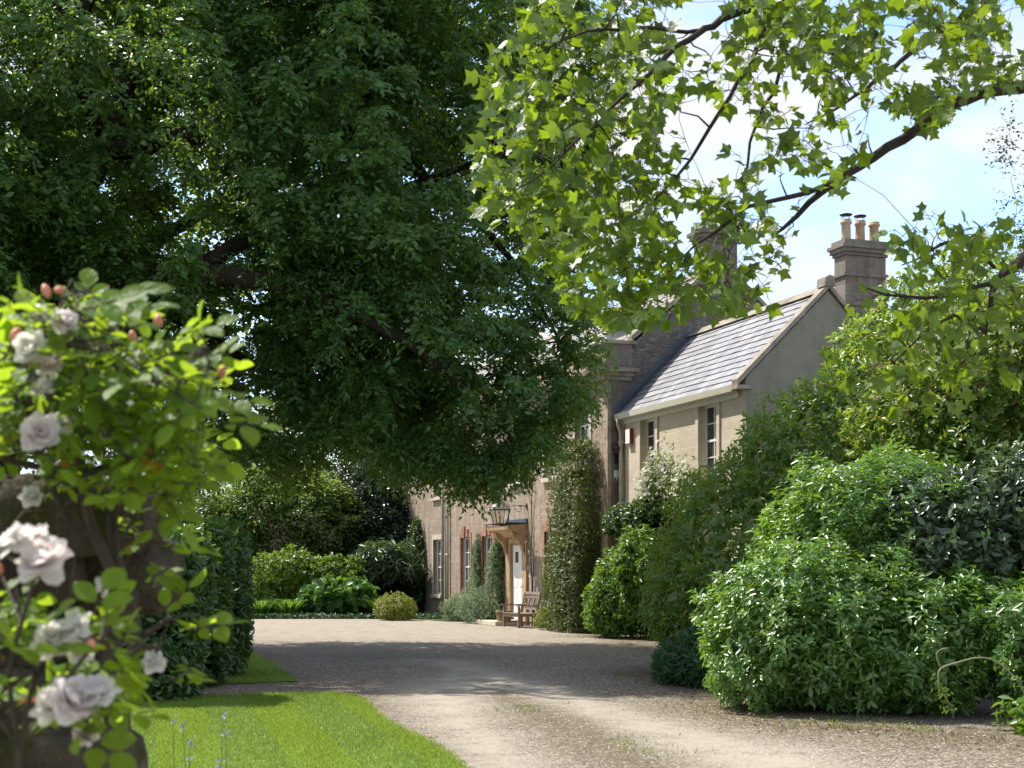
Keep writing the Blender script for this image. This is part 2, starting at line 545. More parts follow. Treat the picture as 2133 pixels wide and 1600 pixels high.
M['petal_cream'] = leaf_mat('cream_petals', (.92, .88, .79), (.95, .93, .87), (.96, .93, .85), .58, .5, .25, clump=.2)
M['bud'] = plain('rose_bud', (.62, .24, .14), .5, .3, .2, 30, 0)
M['sepal'] = plain('green_sepal', (.10, .18, .04), .5, .3, .2, 30, 0)

t = MT('soil_and_rough_grass')
a_ = t.noise(t.coord(), 1.5, 6)
M['ground'] = t.done(t.bsdf(t.mix(t.ramp(a_, .35, .65), (.05, .04, .025), (.05, .09, .02)), .95, .1, t.bump(t.noise(t.coord(), 20, 4), .6, .03)))
t = MT('lawn_soil')
a_ = t.noise(t.coord(), 3, 5)
M['lawn'] = t.done(t.bsdf(t.mix(t.ramp(a_, .3, .7), (.09, .16, .018), (.14, .23, .028)), .9, .15, t.bump(t.noise(t.coord(), 60, 3), .6, .02)))

t = MT('gravel')
c_ = t.coord()
wear = t.node('Attribute', attribute_name='wear').outputs['Fac']
lit = t.node('Attribute', attribute_name='litter').outputs['Fac']
vo = t.node('TexVoronoi', {'Vector': c_, 'Scale': 36.0, 'Randomness': 1.0})
s_ = t.node('SeparateColor', {0: vo.outputs['Color']})
stone = t.mix(s_.outputs[0], (.112, .095, .075), (.355, .312, .255))
stone = t.mix(t.math('GREATER_THAN', s_.outputs[1], .80), stone, (.42, .37, .31))
stone = t.mix(t.ramp(vo.outputs['Distance'], .25, .75), stone, t.mix(1.0, stone, (.62, .58, .54), 'MULTIPLY'))
patch = t.noise(c_, .55, 6, .65)
stone = t.mix(t.math('MULTIPLY', t.ramp(patch, .40, .68), .55), stone, t.mix(1.0, stone, (.66, .60, .50), 'MULTIPLY'))
sand = t.mix(t.noise(c_, 16, 6, .7), (.285, .245, .195), (.39, .345, .282))
n1 = t.noise(c_, 2.6, 6, .7)
wf = t.math('MULTIPLY', wear, t.ramp(n1, .22, .55))
col = t.mix(wf, stone, sand)
org = t.mix(t.noise(c_, 30, 4, .7), (.050, .042, .024), (.165, .135, .078))
lf = t.math('MULTIPLY', lit, t.ramp(t.noise(c_, 6.0, 6, .75), .34, .58))
col = t.mix(lf, col, org)
hgt = t.math('MULTIPLY', t.math('SUBTRACT', 1.0, vo.outputs['Distance']), t.math('SUBTRACT', 1.0, t.math('MULTIPLY', wf, .75)))
M['gravel'] = t.done(t.bsdf(col, .9, .2, t.bump(hgt, .9, .018)))

t = MT('mossy_rubble')
c_ = t.coord()
vo = t.node('TexVoronoi', {'Vector': t.mapping(c_, (9, 9, 9)), 'Scale': 1.0})
ve = t.node('TexVoronoi', {'Vector': t.mapping(c_, (5, 5, 9)), 'Scale': 1.0}, feature='DISTANCE_TO_EDGE')
s_ = t.node('SeparateColor', {0: vo.outputs['Color']})
ed = t.ramp(t.noise(c_, 11, 6, .7), .35, .6)
col = t.mix(t.node('NewGeometry').outputs['Random Per Island'], (.075, .064, .046), (.21, .18, .135))
col = t.mix(ed, t.mix(1.0, col, (.45, .42, .38), 'MULTIPLY'), col)
col = t.mix(t.math('MULTIPLY', t.ramp(t.noise(c_, 9, 6, .7), .5, .62), .8), col, (.060, .066, .014))
col = t.mix(t.ramp(t.noise(c_, 24, 4, .7), .62, .68), col, (.20, .155, .025))
M['mossy'] = t.done(t.bsdf(col, .95, .1, t.bump(t.math('ADD', ed, t.noise(c_, 40, 4)), .9, .02)))

# ------------------------------------------------------------------ ground, drive, lawns
def sheet(name, poly, z, mat, kind='structure'):
    me = bpy.data.meshes.new(name)
    me.from_pydata([(p[0], p[1], z) for p in poly], [], [tuple(range(len(poly)))])
    me.update()
    return tag(link(name, me, mat), kind=kind)


sheet('ground', [(-400, -60), (400, -60), (400, 700), (-400, 700)], -0.012, M['ground'])


def seg_dist(X, Y, line):
    d = np.full(X.shape, 1e9)
    for a, b in zip(line[:-1], line[1:]):
        ax, ay, bx, by = a[0], a[1], b[0], b[1]
        L2 = (bx - ax) ** 2 + (by - ay) ** 2
        u = (((X - ax) * (bx - ax) + (Y - ay) * (by - ay)) / L2).clip(0, 1)
        d = np.minimum(d, np.hypot(X - ax - u * (bx - ax), Y - ay - u * (by - ay)))
    return d


def inside(X, Y, poly):
    c = np.zeros(np.shape(X), bool)
    j = len(poly) - 1
    for i in range(len(poly)):
        (xi, yi), (xj, yj) = poly[i][:2], poly[j][:2]
        if yi != yj:
            c ^= ((yi > Y) != (yj > Y)) & (X < (xj - xi) * (Y - yi) / (yj - yi) + xi)
        j = i
    return c


# the drive, with wheel-worn bands, a paler far end and leaf litter
TRACK_A = [(2.6, 7.0), G(1640, 1600), G(1450, 1535), G(1260, 1480), G(1110, 1432), G(1010, 1405), G(900, 1375)]
TRACK_B = [(-0.2, 7.0), G(1030, 1590), G(965, 1520), G(935, 1470), G(930, 1430), G(960, 1400)]
MIDDLE = [G(1330, 1590), G(1180, 1510), G(1080, 1465), G(1010, 1440)]
RIGHT_EDGE = [(8.5, 9.2), G(2133, 1545), G(1900, 1520), G(1700, 1510), G(1560, 1480), G(1440, 1430), G(1370, 1400), G(1340, 1330), G(1240, 1325)]
LEFT_EDGE = [G(970, 1600), G(730, 1447), G(622, 1420), G(510, 1350)]
xs = np.concatenate([np.arange(-40, -9, 1.5), np.arange(-9, 9, .14), np.arange(9, 34, 1.5)])
ys = np.concatenate([np.arange(-6, 7, 1.0), np.arange(7, 24, .14), np.arange(24, 47.5, .3)])
GX, GY = np.meshgrid(xs, ys)
gz = 0.012 * nz(np.stack([GX, GY, GX * 0], -1) * .9) - .0
V = np.stack([GX, GY, gz * 0], -1).reshape(-1, 3)
nx, ny = len(xs), len(ys)
ii, jj = np.meshgrid(np.arange(nx - 1), np.arange(ny - 1))
q = (jj * nx + ii).ravel()
loops = np.stack([q, q + 1, q + nx + 1, q + nx], -1).ravel()
drive = np_mesh('gravel_drive', V, loops, np.arange(len(q)) * 4, M['gravel'])
wob = .22 * nz(np.stack([GX, GY, GX * 0], -1), 1.2)
wa = np.exp(-((seg_dist(GX, GY, TRACK_A) + wob) / .50).clip(0) ** 2)
wb = np.exp(-((seg_dist(GX, GY, TRACK_B) + wob) / .48).clip(0) ** 2)
wear_pale_v = np.clip(np.maximum(wa, wb), 0, 1)
wear_pale_v = np.maximum(wear_pale_v, .8 * ((GY - 25) / 8).clip(0, 1))  # gravel turns paler towards the house, apart from any wheel track
li = np.exp(-((seg_dist(GX, GY, RIGHT_EDGE) + wob) / 1.1).clip(0) ** 2)
li = np.maximum(li, .95 * np.exp(-(seg_dist(GX, GY, MIDDLE) / .42) ** 2) * (1 - .5 * wear_pale_v))
li = np.maximum(li, .55 * np.exp(-((seg_dist(GX, GY, LEFT_EDGE) + wob) / .35).clip(0) ** 2))
for nm, arr in (('wear', wear_pale_v), ('litter', li)):
    at = drive.data.attributes.new(nm, 'FLOAT', 'POINT')
    at.data.foreach_set('value', arr.ravel().astype(np.float32))
tag(drive, kind='structure')

e0, e1 = G(970, 1600), G(730, 1447)
edge_n = [tuple(e0 + (e1 - e0) * s + np.array([.05 * math.sin(9 * s), 0])) for s in np.linspace(-.6, 1, 14)]
LAWN_1 = edge_n + [(-2.25, 17.50), (-2.7, 17.45), (-3.6, 17.1), (-5.2, 16.8), (-9, 16.6), (-9, 5), (0.6, 5)]
LAWN_2 = [tuple(G(622, 1420)), tuple(G(585, 1396)), tuple(G(545, 1372)), tuple(G(510, 1350)), (-8.0, 28.2), (-8.0, 18.8), tuple(G(480, 1426))]
sheet('lawn', LAWN_1, .010, M['lawn'])
sheet('lawn', LAWN_2, .010, M['lawn'])


def grass_patch(poly, xr, yr, n, h, mat, name='grass', label=None):
    x, y = RNG.uniform(*xr, n), RNG.uniform(*yr, n)
    jx, jy = RNG.normal(0, .04, n), RNG.normal(0, .04, n)
    k = inside(x + jx, y + jy, poly) & (np.abs(x) / np.maximum(y, 1) < .42)
    P = np.stack([x, y, np.full(n, .008)], -1)[k]
    m = len(P)
    st = np.where(np.floor((P[:, 0] + .25 * P[:, 1]) / .52) % 2 > .5, 1.0, -1.0)          # mown to and fro
    D = np.stack([RNG.normal(0, .4, m) + .25 * st, RNG.normal(0, .4, m) + .75 * st, np.ones(m)], -1)
    Nn = np.stack([RNG.normal(0, 1, m), RNG.normal(0, 1, m), np.full(m, .3)], -1)
    L = h * RNG.uniform(.5, 1.3, m) * (1 + .25 * nz(P, 2.0))
    return (P, D, Nn, L, np.full(m, .0075), T_BLADE)


g1 = grass_patch(LAWN_1, (-4.6, .4), (8.5, 17.6), 170000, .034, M['grass'])
g2 = grass_patch(LAWN_2, (-6.5, -2.8), (18.5, 28.3), 45000, .05, M['grass'])
tag(leaf_obj('grass', [g1, g2], M['grass']), kind='stuff')

# dry leaves blown along the shrub edge
n = 2600
s_ = RNG.random(n) * (len(RIGHT_EDGE) - 1)
i0 = s_.astype(int)
re = np.array([tuple(p) for p in RIGHT_EDGE])
pp = re[i0] + (re[np.minimum(i0 + 1, len(re) - 1)] - re[i0]) * (s_ - i0)[:, None]
pp = pp + np.stack([-np.abs(RNG.normal(0, .55, n)) + .1, RNG.normal(-.1, .4, n)], -1)
P = np.stack([pp[:, 0], pp[:, 1], np.full(n, .012)], -1)
tag(leaf_obj('leaf_litter', [(P, RNG.normal(0, 1, (n, 3)) * (1, 1, .25), np.tile([0, 0, 1.], (n, 1)) + RNG.normal(0, .3, (n, 3)),
                              RNG.uniform(.02, .055, n), RNG.uniform(.012, .026, n), T_SMALL)], M['litter']), kind='stuff')

# weeds along the edges and the crown of the drive
n = 9000
s_ = RNG.random(n)
which = RNG.random(n)
pe = []
for s1, w1 in zip(s_, which):
    ln_, sp_w = (RIGHT_EDGE, .45) if w1 < .5 else ((LEFT_EDGE, .10) if w1 < .8 else (MIDDLE, .30))
    k_ = s1 * (len(ln_) - 1)
    a_, b_ = np.array(ln_[int(k_)]), np.array(ln_[int(k_) + 1])
    pe.append(np.append(a_ + (b_ - a_) * (k_ - int(k_)) + RNG.normal(0, sp_w, 2), .0))
P = np.array(pe)
P = P[nz(P * 2.5, 1.0) > .62]
m = len(P)
tag(leaf_obj('weeds', [(P, RNG.normal(0, .6, (m, 3)) + [0, 0, 1], RNG.normal(0, 1, (m, 3)), RNG.uniform(.015, .05, m), RNG.uniform(.006, .014, m), T_SMALL)], M['grass']), kind='stuff')

# loose stones of the drive that stand proud of it
n = 30000
x, y = RNG.uniform(-4.5, 7.5, n), 9 + 16 * RNG.random(n) ** 1.3
ok = ~inside(x, y, LAWN_1) & ~inside(x, y, LAWN_2) & (np.abs(x) / y < .40)
wv = np.minimum(seg_dist(x, y, TRACK_A), seg_dist(x, y, TRACK_B))
ok &= RNG.random(n) < (wv / .7).clip(.22, 1)
P = np.stack([x, y, np.full(n, -.004)], -1)[ok]
m = len(P)
T_PEB = (np.array([(-.5, -.4, 0), (.45, -.5, 0), (.5, .45, 0), (-.45, .5, 0), (-.2, -.1, .42), (.22, .12, .40)]),
         [(0, 1, 5, 4), (1, 2, 5), (2, 3, 4, 5), (3, 0, 4)])
M['pebble'] = leaf_mat('loose_pebbles', (.18, .145, .11), (.52, .45, .37), tw=0.0, rough=.9, spec=.2, clump=.1)
sz = RNG.uniform(.010, .026, m)
tag(leaf_obj('gravel', [(P, np.stack([RNG.normal(0, 1, m), RNG.normal(0, 1, m), np.zeros(m)], -1), np.tile([0, 0, 1.], (m, 1)), sz, sz * RNG.uniform(.6, 1.1, m), T_PEB)],
             M['pebble']), kind='stuff')

# ------------------------------------------------------------------ the house
HA = math.atan(CX / FPX)
HO = np.array([.96, 38.1, 0.])
UX = np.array([math.sin(HA), -math.cos(HA), 0])       # along the front, to the right
UY = np.array([math.cos(HA), math.sin(HA), 0])        # into the house
HRZ = HA - R(90)


def HW(lx, ly, z=0.0):
    return HO + lx * UX + ly * UY + np.array([0, 0, z])


def hpts(q):
    return HO + q[:, :1] * UX + q[:, 1:2] * UY + q[:, 2:] * np.array([0, 0, 1.])


house = tag(empty('country_house', tuple(HO), HRZ),
            'long two storey old stone country house with lower cream stone side wing and tall chimneys', 'house')


def wall(name, x0, x1, z0, z1, y, openings, mat, depth=.30):
    """front wall with openings (x0, x1, z0, z1) and their reveals"""
    mb = MB()
    X = sorted({x0, x1, *[o[0] for o in openings], *[o[1] for o in openings]})
    Z = sorted({z0, z1, *[o[2] for o in openings], *[o[3] for o in openings]})
    hole = lambda a, b: any(o[0] - 1e-6 <= a and b <= o[1] + 1e-6 for o in openings)
    for a, b in zip(X[:-1], X[1:]):
        for c, d in zip(Z[:-1], Z[1:]):
            mx, mz = (a + b) / 2, (c + d) / 2
            if any(o[0] < mx < o[1] and o[2] < mz < o[3] for o in openings):
                continue
            mb.add([(a, y, c), (b, y, c), (b, y, d), (a, y, d)], [(0, 1, 2, 3)])
    for a, b, c, d in openings:
        e = y + depth
        mb.add([(a, y, c), (a, e, c), (a, e, d), (a, y, d)], [(0, 3, 2, 1)])
        mb.add([(b, y, c), (b, e, c), (b, e, d), (b, y, d)], [(0, 1, 2, 3)])
        mb.add([(a, y, d), (b, y, d), (b, e, d), (a, e, d)], [(0, 3, 2, 1)])
        mb.add([(a, y, c), (b, y, c), (b, e, c), (a, e, c)], [(0, 1, 2, 3)])
    return mb.build(name, mat, house)


def sash(x0, x1, z0, z1, y, cols=3, rows=4, rec=.12, sill=True, surround=None, ykey=0.0, proud=.02, sill_mat='trim', fw=.055, bw=.024):
    f = MB()
    a, b = y + rec, y + rec + .06
    f.box(x0, x0 + fw, a, b, z0, z1).box(x1 - fw, x1, a, b, z0, z1)
    f.box(x0 + fw, x1 - fw, a, b, z1 - fw, z1).box(x0 + fw, x1 - fw, a, b, z0, z0 + fw * 1.4)
    zm = z0 + (z1 - z0) * .5
    f.box(x0 + fw, x1 - fw, a + .004, b + .004, zm - .025, zm + .025)
    ix0, ix1 = x0 + fw, x1 - fw
    for i in range(1, cols):
        x = ix0 + (ix1 - ix0) * i / cols
        f.box(x - bw / 2, x + bw / 2, a + .012, b - .01, z0 + fw * 1.4, zm - .025)
        f.box(x - bw / 2, x + bw / 2, a + .012, b - .01, zm + .025, z1 - fw)
    for half in ((z0 + fw * 1.4, zm - .025), (zm + .025, z1 - fw)):
        for j in range(1, rows // 2):
            z = half[0] + (half[1] - half[0]) * j / (rows // 2)
            f.box(ix0, ix1, a + .009, b - .013, z - bw / 2, z + bw / 2)
    w = f.build('window', M['white_paint'], house)
    MB().box(ix0 - .01, ix1 + .01, a + .034, a + .046, z0 + .02, z1 - .02).build('pane', M['glass'], w)
    if sill:
        MB().box(x0 - .09, x1 + .09, y - .09, y + rec + .01, z0 - .11, z0 + .004).build('sill', M[sill_mat], w, .008)
    if surround:
        s = MB()
        jw = .13
        s.box(x0 - jw, x0, y - proud, y + .05, z0 + .004, z1 + .16).box(x1, x1 + jw, y - proud, y + .05, z0 + .004, z1 + .16)
        s.box(x0, x1, y - proud, y + .05, z1, z1 + .16)
        if ykey:
            xm = (x0 + x1) / 2
            s.prism_y([(xm - .07, z1 - .02), (xm + .07, z1 - .02), (xm + .11, z1 + ykey), (xm - .11, z1 + ykey)], y - .085, y + .04)
            for sg in (-1, 1):
                s.prism_y([(xm + sg * .13, z1 + .01), (xm + sg * .30, z1 + .01), (xm + sg * .34, z1 + .25), (xm + sg * .13, z1 + .31)][::sg], y - .05, y + .04)
        s.build('surround', M[surround], w)
    return w


COLS = [-10.2, -7.15, -5.0, -2.5, .25, 2.4]
gw = .95
ops = []
for c in COLS:
    if c != -2.5:
        ops.append((c - gw / 2, c + gw / 2, .73, 2.58))
    ops.append((c - gw / 2, c + gw / 2, 4.0, 5.62))
ops.append((-2.85, -1.85, .14, 2.26))
wall('front_wall', -14.9, 4.19, 0, 6.2, 0, ops, M['stone_main'])
for c in COLS:
    if c != -2.5:
        red = c in (-7.15, -5.0, .25)
        sash(c - gw / 2, c + gw / 2, .73, 2.58, 0, surround='trim_red' if red else 'trim', ykey=.34 if red else 0.0)
    sash(c - gw / 2, c + gw / 2, 4.0, 5.62, 0, surround='trim')
# side walls
MB().add([(-14.9, 0, 0), (-14.9, 5.9, 0), (-14.9, 5.9, 7.0), (-14.9, 2.95, 9.05), (-14.9, .3, 7.0), (-14.9, 0, 7.0)], [(0, 5, 4, 3, 2, 1)]).build('side_wall', M['rubble'], house)
MB().add([(4.19, .44, 0), (4.19, 5.9, 0), (4.19, 5.9, 6.95), (4.19, 2.95, 9.1), (4.19, .50, 6.95), (4.19, .44, 6.95)], [(0, 1, 2, 3, 4, 5)]).build('gable_wall', M['rubble'], house)
MB().add([(4.19, 0, 0), (4.19, .44, 0), (4.19, .44, 6.2), (4.19, 0, 6.2)], [(0, 1, 2, 3)]).build('corner_return', M['stone_end'], house)
MB().box(-14.9, 4.19, 5.86, 5.9, 0, 6.9).build('rear_wall', M['rubble'], house)
# corner pilaster, cornice, parapet, coping
MB().box(3.70, 4.188, -.09, -.001, 0, 6.16).box(3.66, 4.19, -.12, -.001, 0, .45).build('pilaster', M['stone_main'], house)
cor = [(0, 6.10), (-.10, 6.12), (-.13, 6.20), (-.22, 6.25), (-.34, 6.30), (-.36, 6.38), (.0, 6.42)]
cm = MB().prism(cor, -14.9, 3.6)
cm.prism([(y - .10 if y < 0 else y, z) for y, z in cor], 3.60, 4.30)
cm.box(4.192, 4.46, -.46, .62, 6.29, 6.385).box(4.192, 4.34, -.30, .55, 6.20, 6.288).box(4.192, 4.27, -.20, .5, 6.10, 6.198)
cm.build('cornice', M['trim_dark'], house)
MB().box(-14.9, 3.62, .002, .30, 6.42, 6.98).build('parapet', M['stone_main'], house)
MB().box(3.60, 4.27, -.16, .52, 6.42, 6.97).build('parapet_pier', M['stone_end'], house)
MB().box(-14.9, 3.60, -.05, .36, 6.98, 7.06).box(3.54, 4.33, -.22, .62, 6.972, 7.062).build('coping', M['trim_dark'], house, .012)


def roof_rows(name, x0, x1, y0, z0, y1, z1, rows, mat, parent, lip=.016):
    """overlapping courses from the eave (y0,z0) up to the ridge (y1,z1)"""
    mb = MB()
    dy, dz = (y1 - y0) / rows, (z1 - z0) / rows
    L = math.hypot(y1 - y0, z1 - z0)
    ny_, nz_ = -(z1 - z0) / L, abs(y1 - y0) / L
    if y1 < y0:
        ny_ = -ny_
    rg = random.Random(rows)
    for r in range(rows):
        x = x0 - rg.random() * .2
        while x < x1:
            wd_ = rg.uniform(.24, .36)
            xa, xb = max(x, x0), min(x + wd_ - .004, x1)
            x += wd_
            if xb - xa < .03:
                continue
            la, lb = lip + rg.gauss(0, .003), lip + rg.gauss(0, .003)
            dn = abs(rg.gauss(0, .006))
            q0 = lambda l, k: (y0 + dy * (r + k) + ny_ * l, z0 + dz * (r + k) + nz_ * l)
            k0 = -dn / (L / rows)
            mb.add([(xa, *q0(-.01, k0)), (xb, *q0(-.01, k0)), (xb, *q0(lb, k0)), (xa, *q0(la, k0)), (xb, *q0(.003, 1.0)), (xa, *q0(.003, 1.0))],
                   [(0, 1, 2, 3), (3, 2, 4, 5)])
    return mb.build(name, mat, parent)


roof_rows('roof', -14.88, 4.02, .46, 6.98, 2.95, 9.05, 13, M['stone_tile'], house, .022)
roof_rows('roof', -14.88, 4.02, 5.85, 6.85, 2.95, 9.05, 13, M['stone_tile'], house, .022)
MB().prism([(2.76, 8.98), (2.95, 9.16), (3.14, 8.98)], -14.88, 4.0).build('ridge', M['trim_dark'], house)
# raked coping of the main gable
rk = MB()
for s in (1, -1):
    y0 = 2.95 - s * 2.42
    v = [(x, y, z) for x in (3.98, 4.26) for y, z in ((y0, 7.07), (2.95, 9.14), (2.95, 9.25), (y0 - s * .02, 7.19))]
    rk.add(v, [(0, 1, 2, 3), (7, 6, 5, 4), (0, 4, 5, 1), (3, 2, 6, 7), (0, 3, 7, 4), (1, 5, 6, 2)])
rk.build('gable_coping', M['trim_dark'], house)
# lead dormer behind the parapet
dm = MB().box(1.5, 2.9, 1.05, 2.6, 7.35, 8.02)
dr = dm.build('dormer', M['lead'], house)
MB().box(1.46, 2.94, 1.0, 2.72, 8.02, 8.08).build('dormer_roof', M['lead'], dr)
MB().box(1.62, 2.78, 1.03, 1.048, 7.45, 7.95).build('pane', M['glass'], dr)


def chimney(x, y, z0, z1, sx, sy, pots, mat='stone_end', bands=(), potmats=('buff_clay',), cowl=True, pot_h=.55):
    c = MB().box(x - sx / 2, x + sx / 2, y - sy / 2, y + sy / 2, z0, z1 - .40)
    for g, a, b in ((.04, z1 - .40, z1 - .32), (.09, z1 - .32, z1 - .22), (.14, z1 - .22, z1 - .12), (.06, z1 - .12, z1)):
        c.box(x - sx / 2 - g, x + sx / 2 + g, y - sy / 2 - g, y + sy / 2 + g, a, b)
    for z in bands:
        c.box(x - sx / 2 - .05, x + sx / 2 + .05, y - sy / 2 - .05, y + sy / 2 + .05, z, z + .10)
    ch = c.build('chimney', M[mat], house, .012)
    for i, py in enumerate(pots):
        h = pot_h
        p = MB().lathe((x, y + py, z1), [(.135, -.02), (.125, .10), (.115, h - .12), (.15, h - .10), (.15, h - .05), (.125, h - .04), (.14, h), (.10, h), (.09, h - .2)], 14)
        p.build('chimney_pot', M[potmats[i % len(potmats)]], ch)
        if cowl and i < 2:
            k = MB().lathe((x, y + py, z1 + h + .12), [(.165, 0), (.16, .02), (.03, .035)], 14)
            for a in range(4):
                t_ = a * math.pi / 2 + .4
                k.tube([(x + .11 * math.cos(t_), y + py + .11 * math.sin(t_), z1 + h - .05), (x + .13 * math.cos(t_), y + py + .13 * math.sin(t_), z1 + h + .13)], .008, 5)
            k.build('cowl', M['iron'], ch)
    return ch


chimney(3.93, 2.95, 8.7, 10.05, .5, .95, (-.25, .22), potmats=('terracotta', 'buff_clay'), cowl=False, pot_h=.42)
chimney(4.25, 6.93, 6.5, 9.93, .52, 1.2, (-.42, 0, .42), bands=(9.0, 8.25), potmats=('buff_clay', 'terracotta', 'terracotta'))
chimney(-3.73, 6.9, 7.0, 9.33, .6, .95, (-.3,), pot_h=.42, potmats=('terracotta',))
# rear range that carries the back stacks
rr = MB()
for x in (-12.0, 4.75):
    rr.add([(x, 5.92, 0), (x, 9.3, 0), (x, 9.3, 6.0), (x, 6.9, 8.1), (x, 5.92, 7.3)], [(0, 1, 2, 3, 4) if x > 0 else (4, 3, 2, 1, 0)])
rr.add([(-12, 9.3, 0), (4.75, 9.3, 0), (4.75, 9.3, 6), (-12, 9.3, 6)], [(3, 2, 1, 0)])
rr.add([(4.19, 5.92, 0), (4.75, 5.92, 0), (4.75, 5.92, 7.3), (4.19, 5.92, 7.3)], [(0, 1, 2, 3)])
rr.build('rear_range_wall', M['rubble'], house)
roof_rows('rear_roof', -12.05, 4.8, 5.7, 7.13, 6.9, 8.15, 7, M['stone_tile'], house)
roof_rows('rear_roof', -12.05, 4.8, 9.4, 5.97, 6.9, 8.15, 14, M['stone_tile'], house)
hp = MB()
for dx in (0, -.75):
    pts = [(-4.6 + dx, 6.9, 8.1), (-4.6 + dx, 6.9, 8.7)] + [(-4.6 + dx, 6.9 + .22 - .22 * math.cos(a), 8.75 + .25 * math.sin(a)) for a in np.linspace(0, math.pi, 9)] + [(-4.6 + dx, 7.34, 8.7), (-4.6 + dx, 7.34, 7.7)]
    hp.tube(pts, .022, 6)
hp.build('roof_hoop', M['white_paint'], house)

# side wing
wx0, wx1, wy, wd = 4.195, 10.29, .26, 3.8
wops = []
WC = [(5.33, 6.13), (8.27, 9.09)]
for a, b in WC:
    wops += [(a, b, 3.52, 5.04), (a, b, .75, 2.3)]
wall('wing_wall', wx0, wx1, 0, 5.38, wy, wops, M['stone_wing'], .34)
for a, b in WC:
    sash(a, b, 3.52, 5.04, wy, cols=2, rows=4, rec=.13, surround='trim', proud=.035)
    sash(a, b, .75, 2.3, wy, cols=2, rows=4, rec=.13, surround='trim', proud=.035)
gy0, gy1, ry = wy, wy + wd, wy + wd / 2
MB().add([(wx1, gy0, 0), (wx1, gy1, 0), (wx1, gy1, 5.40), (wx1, ry, 7.26), (wx1, gy0, 5.40)], [(0, 1, 2, 3, 4)]).build('wing_gable', M['render_gable'], house)
MB().add([(wx0, gy1, 0), (wx1, gy1, 0), (wx1, gy1, 5.4), (wx0, gy1, 5.4)], [(3, 2, 1, 0)]).build('wing_rear_wall', M['render_gable'], house)
roof_rows('wing_roof', wx0 + .02, wx1 - .16, wy - .16, 5.25, ry, 7.30, 13, M['slate'], house, .024)
roof_rows('wing_roof', wx0 + .02, wx1 - .16, gy1 + .16, 5.25, ry, 7.30, 13, M['slate'], house, .018)
MB().prism([(ry - .16, 7.24), (ry, 7.40), (ry + .16, 7.24)], wx0 + .02, wx1 - .18).build('wing_ridge', M['trim_dark'], house)
# lead flashing and soaker strip against the main house
MB().add([(wx0 + .004, wy - .17, 5.30), (wx0 + .20, wy - .17, 5.28), (wx0 + .20, ry, 7.345), (wx0 + .004, ry, 7.365),
          (wx0 + .004, wy - .17, 5.48), (wx0 + .004, ry, 7.56)], [(0, 1, 2, 3), (0, 3, 5, 4)]).build('lead_flashing', M['lead'], house)
rk = MB()
for s in (1, -1):
    y0 = ry - s * (wd / 2 + .20)
    v = [(x, y, z) for x in (wx1 - .20, wx1 + .05) for y, z in ((y0, 5.24), (ry, 7.31), (ry, 7.42), (y0 - s * .02, 5.35))]
    rk.add(v, [(0, 1, 2, 3), (7, 6, 5, 4), (0, 4, 5, 1), (3, 2, 6, 7), (0, 3, 7, 4), (1, 5, 6, 2)])
    rk.prism([(y0 - s * .03, 5.16), (y0 + s * .30, 5.16), (y0 + s * .30, 5.24), (y0 - s * .03, 5.24)][::s], wx1 - .22, wx1 + .06)
rk.prism([(ry - .13, 7.34), (ry + .13, 7.34), (ry + .10, 7.52), (ry, 7.58), (ry - .10, 7.52)], wx1 - .24, wx1 + .08)
rk.build('wing_coping', M['trim_dark'], house)
MB().prism([(wy - .20, 5.14), (wy - .06, 5.12), (wy - .02, 5.16), (wy - .02, 5.27), (wy - .21, 5.27)], wx0 + .04, wx1 - .24).box(wx0 + .04, wx1 - .24, wy - .05, wy - .002, 5.02, 5.14).build('gutter', M['cream_paint'], house)
dp = MB().tube([(4.36, .09, 5.16), (4.36, .10, 5.02), (4.38, .16, 4.86), (4.38, .17, 4.7), (4.38, .17, .1)], .045, 10)
for z in (4.55, 3.1, 1.6, .35):
    dp.lathe((4.38, .17, z), [(.055, 0), (.062, .03), (.055, .09)], 10).box(4.31, 4.45, .17, .258, z + .02, z + .06)
dp.build('downpipe', M['cream_paint'], house)
# pipe on the main front
dp = MB().tube([(-8.85, -.08, 6.1), (-8.85, -.08, .05)], .05, 10)
for z in (5.2, 3.6, 2.0, .5):
    dp.lathe((-8.85, -.08, z), [(.055, 0), (.068, .03), (.055, .09)], 10)
dp.build('downpipe', M['cream_paint'], house)
MB().tube([(-9.4, -.07, 6.1), (-9.4, -.07, .05)], .045, 10).build('downpipe', M['trim_dark'], house)  # dark upright band left of the cream pipe, built as a plain tube

# door, its stone case and hood
d = MB().box(-2.845, -1.855, .03, .08, .145, 2.255)
for a in (-2.73, -2.27):
    for b, c in ((.32, .95), (1.05, 1.62)):
        d.box(a, a + .30, .022, .0295, b, c)
door = d.build('door', M['white_paint'], house, .005)
MB().box(-2.62, -2.38, .020, .0295, 1.76, 2.06).build('pane', M['glass'], door)
MB().lathe((-2.0, .0, 1.05), [(.01, 0), (.03, .02), (.03, .05), (.01, .07)], 10).build('handle', M['iron'], door)
ds = MB().box(-3.20, -2.85, -.07, -.001, .0, 2.30).box(-1.85, -1.50, -.07, -.001, .0, 2.30)
ds.box(-3.23, -2.84, -.095, -.001, 0, .28).box(-1.86, -1.47, -.095, -.001, 0, .28)
ds.box(-3.20, -1.50, -.08, -.001, 2.302, 2.46)
ds.build('door_surround', M['trim_gold'], house, .01)
hd = MB().prism([(-.001, 2.465), (-.20, 2.47), (-.27, 2.53), (-.42, 2.62), (-.50, 2.66), (-.56, 2.67), (-.58, 2.80), (-.001, 2.84)], -3.42, -1.56)
for x in (-3.14, -1.72):
    hd.prism([(-.082, 2.0), (-.14, 2.08), (-.17, 2.2), (-.28, 2.36), (-.42, 2.46), (-.46, 2.60), (-.082, 2.463)], x, x + .15)
hood = hd.build('door_hood', M['trim_gold'], house, .01)
